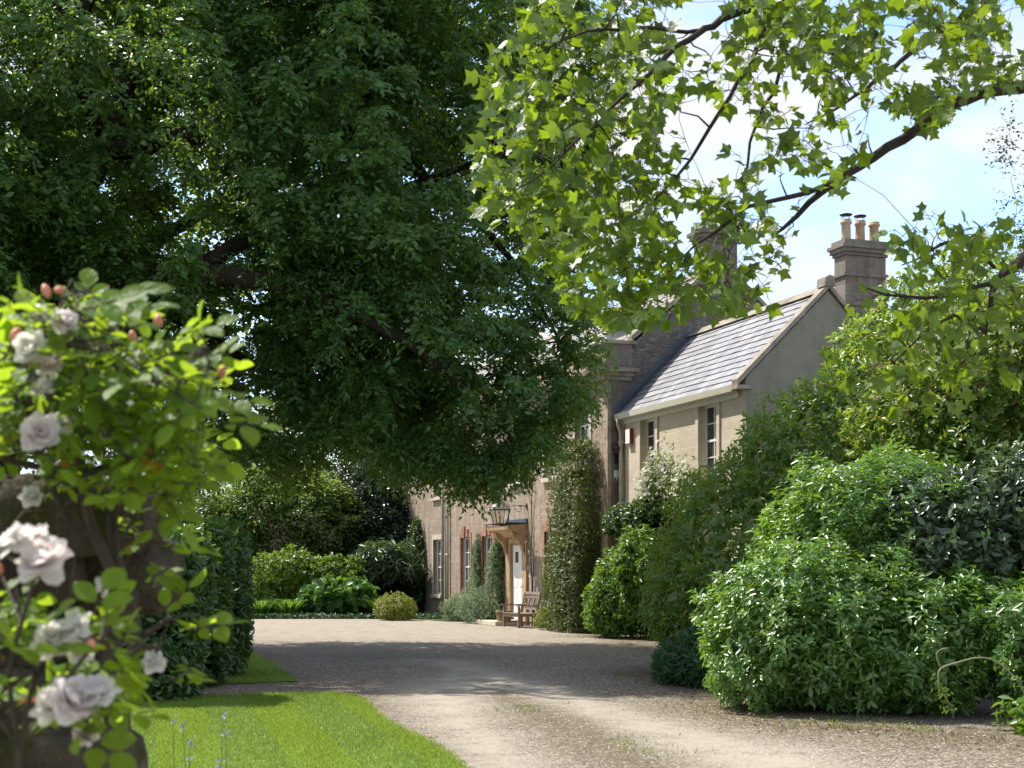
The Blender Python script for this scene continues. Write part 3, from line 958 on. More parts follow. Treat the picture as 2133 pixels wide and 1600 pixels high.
MB().box(-3.45, -1.53, -.61, -.001, 2.842, 2.872).box(-3.45, -1.53, -.06, -.001, 2.872, 2.98).build('hood_lead', M['lead'], hood)
MB().box(-3.45, -1.55, -.95, -.002, 0, .13).build('doorstep', M['trim'], house, .015)

# lantern on its bracket
lc = np.array([-1.6, -.80, 2.82])
lan = tag(empty('wall_lantern', tuple(HW(lc[0], lc[1], lc[2])), HRZ), 'large old glazed metal lantern on an iron bracket above the door', 'lantern')
w0, w1, hb, hr = .135, .225, .40, .72


def sq(w, z):
    return [(-w, -w, z), (w, -w, z), (w, w, z), (-w, w, z)]


fr = MB()
b_, t_ = sq(w0, .0), sq(w1, hb)
for i in range(4):
    fr.tube([b_[i], t_[i]], .014, 6).tube([b_[i], b_[(i + 1) % 4]], .014, 6).tube([t_[i], t_[(i + 1) % 4]], .017, 6)
fr.box(-w0, w0, -w0, w0, -.03, -.006)
fr.build('frame', M['iron'], lan)
rf = MB()
r0, r1 = sq(w1 + .02, hb + .005), sq(.07, hr - .08)
rf.add(r0 + r1, [(0, 1, 5, 4), (1, 2, 6, 5), (2, 3, 7, 6), (3, 0, 4, 7)])
rf.lathe((0, 0, hr - .10), [(.10, 0), (.085, .05), (.06, .10), (.075, .11), (.075, .18), (.03, .21), (.02, .26), (.035, .29), (.005, .33)], 12)
M['tin'] = plain('tinned_lantern_roof', (.42, .39, .32), .38, .5, .2, 8, .1, metal=.4)
rf.build('lantern_roof', M['tin'], lan)
t = MT('lantern_glass')
fr_ = t.node('BsdfTransparent', {'Color': (.93, .94, .92)}).outputs[0]
gl_ = t.node('BsdfGlossy', {'Color': (.9, .9, .9), 'Roughness': .08}).outputs[0]
M['lantern_glass'] = t.done(t.node('MixShader', {0: .22, 1: fr_, 2: gl_}).outputs[0])
g = MB()
b_, t_ = sq(w0 - .004, .004), sq(w1 - .004, hb - .004)
g.add(b_ + t_, [(0, 1, 5, 4), (1, 2, 6, 5), (2, 3, 7, 6), (3, 0, 4, 7)])
g.build('glass', M['lantern_glass'], lan)
MB().lathe((0, 0, .0), [(.03, 0), (.03, .10), (.045, .12), (.05, .17), (.035, .22), (.01, .24)], 12).build('lamp_holder', plain('brass_lamp_holder', (.55, .42, .08), .4, .4, .1, 10, 0), lan)
br = MB().tube([(.0, .80, .50), (.0, .60, .52), (.0, .27, .50), (.0, .245, .0), (0, .12, -.045), (0, 0, -.045)], .014, 6)
br.tube([(0, .62, .51)] + [(0, .55 + .09 * math.sin(a), .43 + .08 * math.cos(a)) for a in np.linspace(0, 5.0, 12)], .009, 5)
br.tube([(.0, .12, hr + .22), (.03, .16, hr + .02), (0, .26, .50)], .008, 5)
br.box(-.04, .04, .775, .79, .42, .58)
br.build('bracket', M['iron'], lan)

# alarm box and small wall fittings
al = tag(empty('alarm_box', tuple(HW(4.78, wy, 4.52)), HRZ), 'small red alarm box with white front mounted high on the cream wing wall', 'alarm box')
MB().box(-.13, .13, -.095, -.001, 0, .36).build('housing', M['red_plastic'], al, .012)
MB().box(-.118, .118, -.099, -.0955, .012, .348).build('front_plate', M['white_paint'], al)
MB().box(-.08, .08, -.06, -.001, -.05, -.001).build('strobe_light', M['trim'], al)
sl = tag(empty('security_light', tuple(HW(4.19, .14, 4.20)), HRZ), 'dark security lamp fixed on the shaded return beside the cream downpipe', 'lamp')
MB().lathe((.11, 0, .12), [(.05, 0), (.095, .05), (.11, .14), (.12, .16), (.02, .18)], 14).build('lamp_head', M['iron'], sl)
MB().box(.001, .05, -.05, .05, -.10, .20).build('back_plate', M['iron'], sl)
MB().tube([(.05, 0, .0), (.12, 0, -.02), (.12, 0, .13)], .015, 6).build('arm', M['iron'], sl)
jb = tag(empty('junction_box', tuple(HW(4.19, .14, 3.76)), HRZ), 'small white square box on the shaded return below the dark lamp', 'junction box')
MB().box(.001, .06, -.075, .075, 0, .17).build('box_cover', M['white_paint'], jb, .012)
MB().tube([(.03, 0, 0), (.03, 0, -.07)], .014, 6).build('cable_gland', M['white_paint'], jb)

# bench: length along x, facing -y
bn = tag(empty('garden_bench', tuple(HW(-.57, -.30, .0)), HRZ), 'weathered wooden garden bench with open ringed backrest beside the front door', 'bench')
bl = .62


def tilt(z):
    return -.06 + max(0, z - .36) * .26


for sx in (-1, 1):
    x = sx * (bl - .03)
    MB().add([(x + dx, -.03 + dy + max(0, z - .40) * .22, z) for z in (0, .40, .94) for dx, dy in ((-.03, -.03), (.03, -.03), (.03, .03), (-.03, .03))],
             [(0, 1, 5, 4), (1, 2, 6, 5), (2, 3, 7, 6), (3, 0, 4, 7), (4, 5, 9, 8), (5, 6, 10, 9), (6, 7, 11, 10), (7, 4, 8, 11), (8, 9, 10, 11), (3, 2, 1, 0)]).build('leg', M['teak'], bn)
    MB().box(x - .032, x + .032, -.56, -.50, 0, .58).build('leg', M['teak'], bn, .006)
    MB().prism([(-.60, .585), (-.60, .615), (-.42, .625), (-.25, .605), (.02, .622), (.02, .59), (-.25, .575), (-.42, .592)], x - .04, x + .04).build('armrest', M['teak'], bn)
    MB().box(x - .02, x + .02, -.50, -.06, .12, .165).box(x - .02, x + .02, -.50, -.06, .30, .375).build('side_rail', M['teak'], bn)
s = MB()
for i in range(6):
    y = -.58 + i * .094
    zz = .40 - .018 * math.sin(math.pi * (i + .5) / 6)
    s.box(-bl + .002, bl - .002, y, y + .076, zz - .022, zz)
s.build('seat', M['teak'], bn, .005)
MB().box(-bl + .06, bl - .06, -.548, -.512, .29, .372).build('apron', M['teak'], bn)
bk = MB()


def rail(z0, z1, x0=-bl + .06, x1=bl - .06, th=.03):
    a, b = -.03 + (z0 - .40) * .22, -.03 + (z1 - .40) * .22
    bk.add([(x, y + d_, z) for x in (x0, x1) for (y, z) in ((a, z0), (b, z1)) for d_ in (-th / 2, th / 2)],
           [(0, 1, 3, 2), (4, 6, 7, 5), (0, 4, 5, 1), (2, 3, 7, 6), (0, 2, 6, 4), (1, 5, 7, 3)])


rail(.885, .955, -bl, bl, .045)
rail(.80, .835)
rail(.475, .515)
for i in range(7):
    x = -.54 + .18 * i
    rail(.835, .885, x - .015, x + .015)
for i in range(4):
    x = -.54 + .36 * i
    rail(.515, .80, x - .045, x + .045, .022)
bk.build('backrest', M['teak'], bn)
for i in range(3):
    cx_ = -.36 + .36 * i
    rg = MB()
    pts = []
    for a in np.linspace(0, 2 * math.pi, 25):
        z = .657 + .14 * math.cos(a)
        pts.append((cx_ + .10 * math.sin(a), -.03 + (z - .40) * .22, z))
    rg.tube(pts, .014, 6)
    rg.build('back_ring', M['teak'], bn)

# planter by the bench
pl = tag(empty('plant_pot', tuple(HW(-1.75, -.62, 0)), HRZ), 'squat brown clay pot standing beside the far end of the bench', 'plant pot')
MB().lathe((0, 0, .13), [(.15, -.13), (.19, 0), (.215, .12), (.21, .22), (.235, .23), (.24, .29), (.20, .29), (.19, .2), (.02, .19)], 20).build('pot', plain('brown_clay', (.22, .15, .085), .85, .2, .3, 5, .3), pl)

# ------------------------------------------------------------------ trees
def resample(pts, rad, step):
    pts = np.array(pts, float)
    # smooth the polyline a little (Catmull-Rom)
    P = np.concatenate([[2 * pts[0] - pts[1]], pts, [2 * pts[-1] - pts[-2]]])
    out, ro = [], []
    for i in range(1, len(P) - 2):
        n = max(2, int(np.linalg.norm(P[i + 1] - P[i]) / step))
        for k in range(n):
            t = k / n
            a = 2 * P[i] + (P[i + 1] - P[i - 1]) * t + (2 * P[i - 1] - 5 * P[i] + 4 * P[i + 1] - P[i + 2]) * t * t + (-P[i - 1] + 3 * P[i] - 3 * P[i + 1] + P[i + 2]) * t ** 3
            out.append(a / 2)
            ro.append(rad[i - 1] + (rad[i] - rad[i - 1]) * t)
    out.append(pts[-1]); ro.append(rad[-1])
    return np.array(out), np.array(ro)


def sprays(C, Dr, rng, nt, nl, Rr, L, wr, droop=.5, flat=.45, tmpl=T_SMALL, up=.8, face=.35):
    """leafy drooping sprays: nt twigs from each centre, nl leaves along each"""
    n = len(C)
    Rr = np.broadcast_to(np.asarray(Rr, float), (n,))
    L = np.broadcast_to(np.asarray(L, float), (n,))
    T = unit(Dr[:, None] * .55 + rng.normal(0, 1, (n, nt, 3)) * np.array([1, 1, flat]))
    s = (np.arange(nl)[None, None] + rng.random((n, nt, nl))) / nl
    pos = C[:, None, None] + T[:, :, None] * s[..., None] * Rr[:, None, None, None]
    pos[..., 2] -= droop * s ** 2 * Rr[:, None, None]
    pos = pos + rng.normal(0, .05, pos.shape) * Rr[:, None, None, None]
    side = unit(np.cross(T, np.array([0, 0, 1.])))[:, :, None] * (np.where(np.arange(nl) % 2, 1, -1) * 1.0)[None, None, :, None]
    D = T[:, :, None] * .6 + side + rng.normal(0, .45, pos.shape)
    D[..., 2] -= droop * .9
    Nn = np.array([0, 0, up]) + rng.normal(0, .45, pos.shape) + Dr[:, None, None] * face
    Ll = (L[:, None, None] * rng.uniform(.65, 1.3, s.shape))
    return pos.reshape(-1, 3), D.reshape(-1, 3), Nn.reshape(-1, 3), Ll.ravel(), Ll.ravel() * wr, tmpl


def twig_tubes(mb, C, nodes, nrad, rng, r0=.03, r1=.006, sag=.15, n=4, root_bias=0.35, root=None, fork=1.0):
    """join every clump to the nearest limb, or to a twig already grown from it, with a curved twig"""
    root = root if root is not None else nodes[0]
    C = np.asarray(C)
    near = np.array([np.linalg.norm(nodes - c, axis=1).min() for c in C])
    N = np.concatenate([nodes, np.zeros((3 * len(C), 3))])
    Rr = np.concatenate([nrad, np.zeros(3 * len(C))])
    B = np.concatenate([np.linalg.norm(nodes - root, axis=1) * root_bias, np.zeros(3 * len(C))])
    m = len(nodes)
    out = {}
    for i in np.argsort(near):
        c = C[i]
        d = np.linalg.norm(N[:m] - c, axis=1)
        j = int(np.argmin(d + B[:m]))
        a, L = N[j], d[j]
        if L < .02:
            continue
        r = min(r0 * (.35 + L * .30), Rr[j] * .80)
        m1 = a + (c - a) * .35 + rng.normal(0, .07, 3) * L + np.array([0, 0, sag * L * .6])
        m2 = a + (c - a) * .70 + rng.normal(0, .06, 3) * L + np.array([0, 0, sag * L * .5])
        mb.tube([a, m1, m2, c], [r, r * .8, r * .6, r1], n)
        out[i] = m2
        for p, q in ((m1, .8), (m2, .6), (c, .45)):
            N[m], Rr[m], B[m] = p, max(r * q, r1), B[j] + fork * .15 * L
            m += 1
    return out


def tree_empty(name, base, label, cat='tree', group=None):
    return tag(empty(name, tuple(base)), label, cat, group)


def rel(o, p):
    return np.asarray(p) - np.array(o.location)


def clump_points(blobs, n, rng, rmin=.45):
    vol = np.array([b[1][0] * b[1][1] * b[1][2] for b in blobs]) ** .8
    pick = rng.choice(len(blobs), size=n, p=vol / vol.sum())
    c = np.array([b[0] for b in blobs], float)[pick]
    r = np.array([b[1] for b in blobs], float)[pick]
    d = unit(rng.normal(size=(n, 3)))
    u = (rmin ** 3 + (1 - rmin ** 3) * rng.random(n)) ** (1 / 3)
    f = u * (1 + .10 * nz(d * 2 + c, 1.0))
    return c + d * r * f[:, None], unit(d / r)


# --- the great dark tree that spreads over the drive
rng = np.random.default_rng(11)
BASE = np.array([-9.6, 26.0, 0.])
big = tree_empty('spreading_tree', BASE, 'huge dark green spreading tree whose low branches hang over the drive and hide the house', 'tree')
limbs = [
    ([(-9.6, 26, -.1), (-9.5, 25.9, 2.2), (-9.2, 25.7, 4.6), W(60, 560, 25.6), W(150, 420, 25.8), W(215, 300, 26), W(265, 150, 26), W(300, -60, 26.2), W(340, -300, 26.5)],
     [.75, .55, .50, .42, .36, .32, .26, .2, .08]),
    ([(-9.2, 25.7, 4.6), W(120, 640, 25), W(240, 600, 24.5), W(380, 575, 24), W(560, 590, 23.6), W(720, 650, 23.4), W(880, 740, 23.6), W(1010, 860, 24)],
     [.34, .30, .27, .24, .19, .14, .09, .03]),
    ([W(200, 320, 26), W(320, 300, 25.6), W(450, 275, 25.2), W(600, 250, 25), W(760, 290, 25.2), W(930, 400, 25.6), W(1080, 560, 26), W(1170, 720, 26.3)],
     [.24, .21, .19, .16, .13, .10, .06, .03]),
    ([W(130, 440, 25.8), W(60, 300, 25.2), W(120, 110, 24.6), W(180, 10, 24.2), W(240, -160, 24)], [.26, .22, .18, .14, .06]),
    ([W(262, 170, 26), W(420, 20, 26.4), W(640, -60, 26.6), W(900, 20, 27), W(1100, 160, 27.3)], [.18, .15, .12, .08, .03]),
    ([W(380, 575, 24), W(520, 500, 24.6), W(650, 445, 25.2), W(820, 400, 26), W(1000, 330, 27), W(1150, 300, 27.6)], [.18, .15, .14, .10, .06, .03]),
    ([W(240, 600, 24.5), W(400, 680, 26), W(560, 780, 27), W(740, 850, 27.8)], [.16, .12, .08, .03]),
    ([(-9.2, 25.7, 4.6), (-8.6, 28, 6.8), (-7, 30.5, 9), (-5, 32, 10.5)], [.3, .24, .15, .05]),
    ([(-9.2, 25.7, 4.6), (-11, 25, 7), (-13.5, 24.5, 9.5)], [.3, .2, .05]),
    ([W(215, 300, 26), (-7.6, 24, 11), (-7, 21.6, 13)], [.2, .14, .04]),
]
tk = MB()
nodes, nrad = [], []
for pts, rad in limbs:
    P, r = resample(pts, rad, .45)
    P = P + np.concatenate([np.zeros((1, 3)), np.cumsum(rng.normal(0, .022, (len(P) - 1, 3)), 0)]) * np.linspace(0, 1, len(P))[:, None] * .6
    r = r * .86
    tk.tube([rel(big, p) for p in P], r, 9)
    nodes.append(P); nrad.append(r)
nodes, nrad = np.concatenate(nodes), np.concatenate(nrad)
BLOBS = [
    ((-6.3, 27.0, 9.6), (6.6, 6.0, 5.6)),
    ((-2.2, 26.6, 9.2), (3.9, 4.6, 5.6)),
    ((-1.3, 26.2, 5.9), (2.9, 3.6, 3.0)),
    ((-4.6, 24.8, 5.5), (3.6, 3.2, 2.3)),
    ((-9.3, 24.0, 6.0), (3.4, 3.2, 2.9)),
    ((-10.5, 26.5, 9.5), (4.0, 4.8, 5.0)),
    ((-3.6, 26.8, 4.7), (3.2, 2.6, 1.5)),
    ((-3.5, 27.0, 12.6), (4.6, 5.0, 3.6)),
]
C, Dr = clump_points(BLOBS, 7600, rng)
m_ = 420                                               # the leafy end over the drive is its thickest part
xe, ye, Ye = rng.uniform(1030, 1255, m_), rng.uniform(-60, 930, m_), rng.uniform(25, 27.6, m_)
C = np.concatenate([C, np.stack([(xe - CX) / FPX * Ye, Ye, EYE + (HZ - ye) / FPX * Ye], -1)])
Dr = np.concatenate([Dr, np.tile([.7, -.3, -.2], (m_, 1))])
px = C[:, 0] / C[:, 1] * FPX + CX
py = HZ - (C[:, 2] - EYE) / C[:, 1] * FPX
C[:, 2] += .25 * nz(C * 1.0, .8)
# the crown's own outline: how low it hangs, from the trunk side out to its tip over the drive
LOW_X = [-300, 400, 500, 620, 760, 840, 1000, 1100, 1150, 1200, 1240, 1266, 1300]
LOW_Y = [1030, 965, 915, 950, 905, 948, 986, 958, 880, 812, 735, 610, -500]


def hang(P, slack=0.0):
    x = P[:, 0] / P[:, 1] * FPX + CX
    y = HZ - (P[:, 2] - EYE) / P[:, 1] * FPX
    return y < np.interp(x, LOW_X, LOW_Y) + slack + 42 * nz(np.stack([x / 50, x * 0, x * 0], -1))


keep = hang(C)
keep &= (nz(C, .95) + .75 * nz(C + 5, 2.4)) > -.06 - .5 * (C[:, 1] > 27.5) - .3 * (px < 430)
low = (px > 430) & (px < 830) & (py > 690) & (py < 940)
keep &= ~(low & (rng.random(len(C)) < .45))
C, Dr, px, py = C[keep], Dr[keep], px[keep], py[keep]
seen = (px > -90) & (px < 1420) & (py > -120) & (C[:, 1] < 30.5)
Cs, Ds = C[seen], Dr[seen]
cl_a = sprays(Cs, Ds, rng, 10, 13, rng.uniform(.30, .70, len(Cs)), rng.uniform(.10, .145, len(Cs)), .48, droop=.6, flat=.38, up=.5, face=.9)
Cf, Df = C[~seen], Dr[~seen]
kf = rng.random(len(Cf)) < .75
cl_b = sprays(Cf[kf], Df[kf], rng, 7, 8, .85, .19, .50, droop=.5)
# tips along the low fringe
fr_n = 260
fx = np.where(rng.random(fr_n) < .30, rng.uniform(380, 840, fr_n), rng.uniform(820, 1240, fr_n))
fY = rng.uniform(24.2, 27.0, fr_n)
Ch = np.array([W(x, np.interp(x, LOW_X, LOW_Y) - rng.random() * 70 + 14 + 26 * math.sin(x / 37) * math.sin(x / 17), Y) for x, Y in zip(fx, fY)])
cl_c = sprays(Ch, np.tile([.2, -.2, -.4], (fr_n, 1)), rng, 7, 12, .45, .115, .44, droop=.7, up=.5, face=.6)
twig_tubes(tk, [rel(big, c) for c in np.concatenate([Cs[::2], Cf[::6], Ch[::2]])], nodes - BASE, nrad, rng, .034, .006, .10)
tk.build('trunk', M['bark'], big)
crown = leaf_obj('crown', [(p[0] - BASE, *p[1:]) for p in (cl_a, cl_b, cl_c)], M['lf_oak'], big)

# --- the tulip tree that leans in from the right, close to the camera
rng = np.random.default_rng(21)
TB = np.array([6.6, 9.2, 0.])
tul = tree_empty('tulip_tree', TB, 'near tulip tree reaching in with bright translucent lobed leaves against the sky', 'tree')
limbs = [
    ([TB + (0, 0, -.1), TB + (-.1, 0, 2), TB + (-.25, -.1, 4.5), TB + (-.5, -.2, 7.0), TB + (-.8, -.3, 9.5)], [.30, .26, .22, .18, .12]),
    ([TB + (-.2, -.1, 3.9), W(2380, 160, 8.2), W(2133, 178, 7.6), W(1990, 214, 7.4), W(1880, 288, 7.3), W(1790, 348, 7.2), W(1720, 392, 7.1), W(1660, 452, 7.1), W(1606, 490, 7.0)],
     [.10, .07, .036, .030, .026, .022, .018, .013, .006]),
    ([W(1720, 392, 7.1), W(1640, 412, 7.0), W(1560, 430, 6.9), W(1490, 480, 6.8), W(1420, 540, 6.8)], [.014, .012, .010, .008, .004]),
    ([TB + (-.12, 0, 2.3), W(2330, 420, 7.6), W(2133, 540, 7.2), W(2078, 588, 7.1), W(2060, 640, 7.0), W(2052, 690, 7.0)], [.09, .06, .030, .026, .012, .004]),
    ([W(2078, 588, 7.1), W(2000, 605, 7.0), W(1930, 622, 6.9), W(1850, 615, 6.8), W(1790, 600, 6.8)], [.014, .011, .009, .007, .003]),
    ([W(2070, 560, 7.1), W(2040, 515, 7.0), W(1995, 498, 6.9), W(1940, 520, 6.8), W(1880, 555, 6.7)], [.010, .009, .008, .006, .003]),
    ([W(2052, 690, 7.0), W(1990, 660, 6.9), W(1920, 700, 6.8), W(1860, 760, 6.8)], [.010, .008, .006, .003]),
    ([TB + (-.35, -.15, 5.4), W(2200, -260, 8.4), W(1960, -110, 7.8), W(1760, -50, 7.4), W(1566, 15, 7.0), W(1466, 66, 6.8), W(1386, 116, 6.6), W(1345, 165, 6.5), W(1270, 230, 6.4), W(1180, 320, 6.3), W(1080, 390, 6.2)],
     [.12, .07, .035, .026, .020, .016, .013, .010, .008, .006, .003]),
    ([W(1620, -5, 7.1), W(1570, 110, 7.0), W(1500, 230, 6.9), W(1440, 330, 6.9), W(1350, 430, 6.8), W(1300, 520, 6.8), W(1260, 600, 6.7)], [.014, .012, .010, .008, .006, .005, .003]),
    ([W(1760, -50, 7.4), W(1650, 60, 7.7), W(1610, 190, 7.8), W(1560, 300, 7.8), W(1550, 420, 7.8), W(1510, 560, 7.8)], [.014, .012, .010, .008, .006, .003]),
    ([W(1466, 66, 6.8), W(1330, 60, 6.6), W(1220, 70, 6.4), W(1120, 110, 6.3)], [.010, .008, .006, .003]),
    ([TB + (-.3, -.12, 4.9), W(2250, -60, 9.0), W(2040, 20, 8.6), W(1900, 110, 8.4), W(1780, 200, 8.3), W(1680, 260, 8.2)], [.10, .06, .024, .016, .010, .004]),
    ([TB + (-.4, -.15, 6.0), W(2400, -500, 9.5), W(2150, -420, 9.3), W(1900, -330, 9.0), W(1700, -260, 8.7)], [.12, .07, .05, .03, .01]),
]
tk = MB()
nodes, nrad = [], []
for i, (pts, rad) in enumerate(limbs):
    P, r = resample(pts, rad, .09 if i else .4)
    if i:
        P = P + rng.normal(0, .006, P.shape)
    tk.tube([rel(tul, p) for p in P], r, 8)
    if i:
        nodes.append(P); nrad.append(r)
nodes, nrad = np.concatenate(nodes), np.concatenate(nrad)
POLY = [(1095, -60), (1075, 40), (1010, 180), (1000, 330), (1010, 440), (1090, 470), (1150, 560), (1215, 640), (1330, 690), (1440, 640), (1590, 640),
        (1650, 560), (1640, 470), (1830, 400), (1900, 300), (1990, 220), (2170, 150), (2170, -60)]
POLY2 = [(1760, 640), (1830, 570), (1860, 450), (1930, 440), (2000, 470), (2170, 420), (2170, 760), (2000, 830), (1870, 860), (1790, 800)]
cand_x, cand_y = rng.uniform(980, 2180, 6000), rng.uniform(-60, 880, 6000)
dens = np.where(inside(cand_x, cand_y, POLY), 1.0, 0.0) + np.where(inside(cand_x, cand_y, POLY2), .42, 0.0)
dens = dens * (.66 + .75 * nz(np.stack([cand_x / 90, cand_y / 70, cand_x * 0], -1), .6)).clip(.06, 1)
k = rng.random(6000) < dens * .82
Yd = rng.normal(7.0, .55, int(k.sum())).clip(5.9, 8.8)
tips = np.stack([(cand_x[k] - CX) / FPX * Yd, Yd, EYE + (HZ - cand_y[k]) / FPX * Yd], -1)
# stray low sprigs and unseen upper foliage
low = [W(1720, 730, 7.2), W(1790, 850, 7.3), W(1940, 940, 7.3), W(1880, 770, 7.2), W(1250, 690, 6.8), W(1480, 655, 6.9)]
hi = np.stack([rng.uniform(3.2, 8.6, 260), rng.uniform(6.6, 12, 260), rng.uniform(5.9, 9.5, 260)], -1)
tips = np.concatenate([tips, np.array(low), hi])
lp, ld, ln, ll = [], [], [], []
upv = np.array([0, 0, 1.])
bent = twig_tubes(tk, tips - TB, nodes - TB, nrad, rng, .013, .0022, .10, 5, .12, TB * 0, .3)
for i, c in enumerate(tips):
    m2 = bent.get(i)
    if m2 is None:
        continue
    m2 = m2 + TB
    out = unit((c - m2)[None])[0]
    nlf = 1 + int(rng.random() < .85) + int(rng.random() < .45)
    for q in range(nlf):
        s = 1 - .16 * q
        p0 = m2 + (c - m2) * max(0.1, s)
        dd = out * .5 + rng.normal(0, .62, 3) + np.array([-.25, -.05, -.40])
        dd /= np.linalg.norm(dd)
        pet = p0 + dd * .045 + upv * .012
        tk.tube([rel(tul, p0), rel(tul, pet)], [.0014, .001], 4)
        nn = np.array([-.1, -.75, .45]) + rng.normal(0, .50, 3)
        lp.append(pet); ld.append(dd); ln.append(nn); ll.append(rng.choice([.034, .048, .062]) + rng.uniform(.0, .020))
lp, ld, ln, ll = map(np.array, (lp, ld, ln, ll))
tk.build('trunk', M['bark_fine'], tul)
wf = rng.uniform(.85, 1.15, len(ll))
leaf_obj('crown', [((lp - TB)[q::3], ld[q::3], ln[q::3], ll[q::3], (ll * wf)[q::3], T_TULIPS[q]) for q in range(3)], M['lf_tulip'], tul)

# --- holly at the right edge
rng = np.random.default_rng(31)
HB = np.array([9.3, 21.0, 0.])
hol = tree_empty('holly_tree', HB, 'dark holly tree with small stiff sprigs at the right edge against the sky', 'tree')
C, Dr = clump_points([((9.3, 21, 6.4), (1.75, 1.7, 3.0)), ((9.5, 21, 3.6), (2.0, 1.9, 2.2))], 330, rng, .6)
ext = np.array([W(2106, 268, 21), W(2100, 330, 21), W(2118, 420, 21), W(2098, 560, 21), W(2125, 620, 21), W(2110, 300, 21.3)])
C = np.concatenate([C, ext]); Dr = np.concatenate([Dr, np.tile([-1, 0, .3], (len(ext), 1))])
tk = MB().tube([(0, 0, -.1), (.05, 0, 3), (0, .05, 6), (-.05, 0, 9)], [.16, .13, .09, .02], 8)
nd = np.array([(0.03, 0, z) for z in np.arange(1.2, 9, .3)])
twig_tubes(tk, C - HB, nd, np.full(len(nd), .07), rng, .02, .005, .1)
tk.build('trunk', M['bark'], hol)
p = sprays(C, Dr, rng, 8, 11, .42, .062, .5, droop=.1, flat=.7)
leaf_obj('crown', [(p[0] - HB, *p[1:])], M['lf_back_dark'], hol)


# ------------------------------------------------------------------ shrubs, hedges and wall plants
def shrub(name, blobs, label, cat, mat, n, k, L, wr, seed, depth=.25, lump=.10, freq=1.0, pitch=(35, 80), up=.45, tmpl=T_OVAL, core=True,
          droop=0.0, group=None, house=False, extra=None, zmin=.03, step=.25, tb=.35):
    rng = np.random.default_rng(seed)
    P, Nn = blob_surface(blobs, n, rng, depth, lump, freq, zmin, tb if not house else 1.0)
    A = Nn + np.array([0, 0, up]) + rng.normal(0, .30, Nn.shape)
    parts = [shoots(P, A, k, rng, L, wr, pitch, step, tmpl, droop)]
    if core:                                            # old inner leaves
        bl = [(b[0], tuple(np.array(b[1]) * .74), *b[2:]) for b in blobs]
        P2, N2 = blob_surface(bl, max(60, n // 2), rng, .15, lump, freq, zmin, .6)
        parts.append(shoots(P2, N2, 4, rng, L * 1.45, wr * 1.2, (40, 95), .2, T_OVAL))
    if house:
        parts = [(hpts(p[0]), p[1][:, :1] * UX + p[1][:, 1:2] * UY + p[1][:, 2:] * np.array([0, 0, 1.]),
                  p[2][:, :1] * UX + p[2][:, 1:2] * UY + p[2][:, 2:] * np.array([0, 0, 1.]), *p[3:]) for p in parts]
    if extra:
        parts += extra
    return tag(leaf_obj(name, parts, M[mat]), label, cat, group)


# right side, from the house towards the camera
shrub('hydrangea_bush', [((2.75, 32.3, .95), (1.05, 1.1, 1.0)), ((3.05, 31.6, 1.45), (.9, .9, 1.0)), ((2.15, 32.6, .62), (.62, .8, .62))],
      'fresh light green rounded bush in the sun at the corner of the cream wing', 'bush', 'lf_hydra', 2900, 7, .085, .60, 41, lump=.20, freq=1.4)
PH = [((3.35, 20.9, 1.55), (1.30, 2.0, 1.55)), ((3.5, 20.6, .9), (1.55, 2.0, .95)), ((4.3, 20.5, 2.75), (1.25, 1.9, 1.7)), ((5.2, 20.4, 3.3), (1.2, 1.9, 1.7)), ((5.9, 20.2, 3.75), (1.2, 1.8, 1.75)), ((6.9, 20.3, 4.0), (1.6, 1.9, 2.0)),
      ((3.0, 21.6, 1.15), (.95, 1.6, 1.3)), ((5.6, 20.5, 1.4), (2.6, 1.8, 1.5))]
shrub('photinia_shrub', PH, 'tall dark shrub with bronze young tips sloping up in front of the cream wing', 'bush', 'lf_photinia', 15000, 7, .088, .44, 42, lump=.17, freq=1.5, up=.5)
shrub('elaeagnus_shrub', [((5.15, 15.9, 1.95), (1.15, .95, .75)), ((4.7, 15.5, 1.75), (.72, .7, .55)), ((6.2, 16.0, 2.1), (1.2, 1.0, 1.0))],
      'dull grey green leathery shrub above the bright glossy one at the right edge', 'bush', 'lf_grey', 2900, 6, .10, .46, 43, lump=.16, freq=1.6, droop=.15)
shrub('mixed_shrub', [((6.0, 17.9, 4.05), (1.25, 1.1, .95)), ((5.2, 18.2, 3.35), (.95, .9, .80)), ((7.0, 17.7, 3.9), (1.2, 1.2, 1.5)), ((5.7, 17.9, 3.0), (1.3, .9, .9))],
      'loose yellow green shrub with rusty tips below the tulip tree branch', 'bush', 'lf_mixed', 4600, 6, .085, .44, 44, lump=.18, freq=1.6, depth=.4)
GL = [((3.45, 15.6, .95), (1.25, 1.2, .98)), ((4.05, 16.2, 1.72), (1.25, 1.2, 1.12)), ((4.6, 16.6, 2.0), (.95, 1.0, .95)), ((4.6, 15.2, .85), (1.1, 1.0, .82)), ((3.15, 15.7, .62), (1.02, 1.15, .66)),
      ((5.0, 17.0, 1.6), (1.2, 1.0, 1.1)), ((5.35, 14.7, .75), (.85, .8, .72)), ((4.1, 15.0, .5), (.9, .8, .5))]
shrub('glossy_shrub', GL, 'wide mounded shrub of bright glossy whorled leaves along the right side of the drive', 'bush', 'lf_glossy', 15500, 8, .074, .44, 45, depth=.30, lump=.17, freq=2.0, up=.8, pitch=(50, 90), droop=.10)
shrub('edging_plant', [((5.15, 12.9, .22), (.55, .5, .30)), ((5.5, 12.7, .28), (.5, .5, .36)), ((5.0, 13.3, .15), (.4, .4, .22))],
      'low pale green leafy plant on the gravel edge at the bottom right', 'plant', 'lf_hydra', 420, 6, .075, .5, 46, lump=.15)
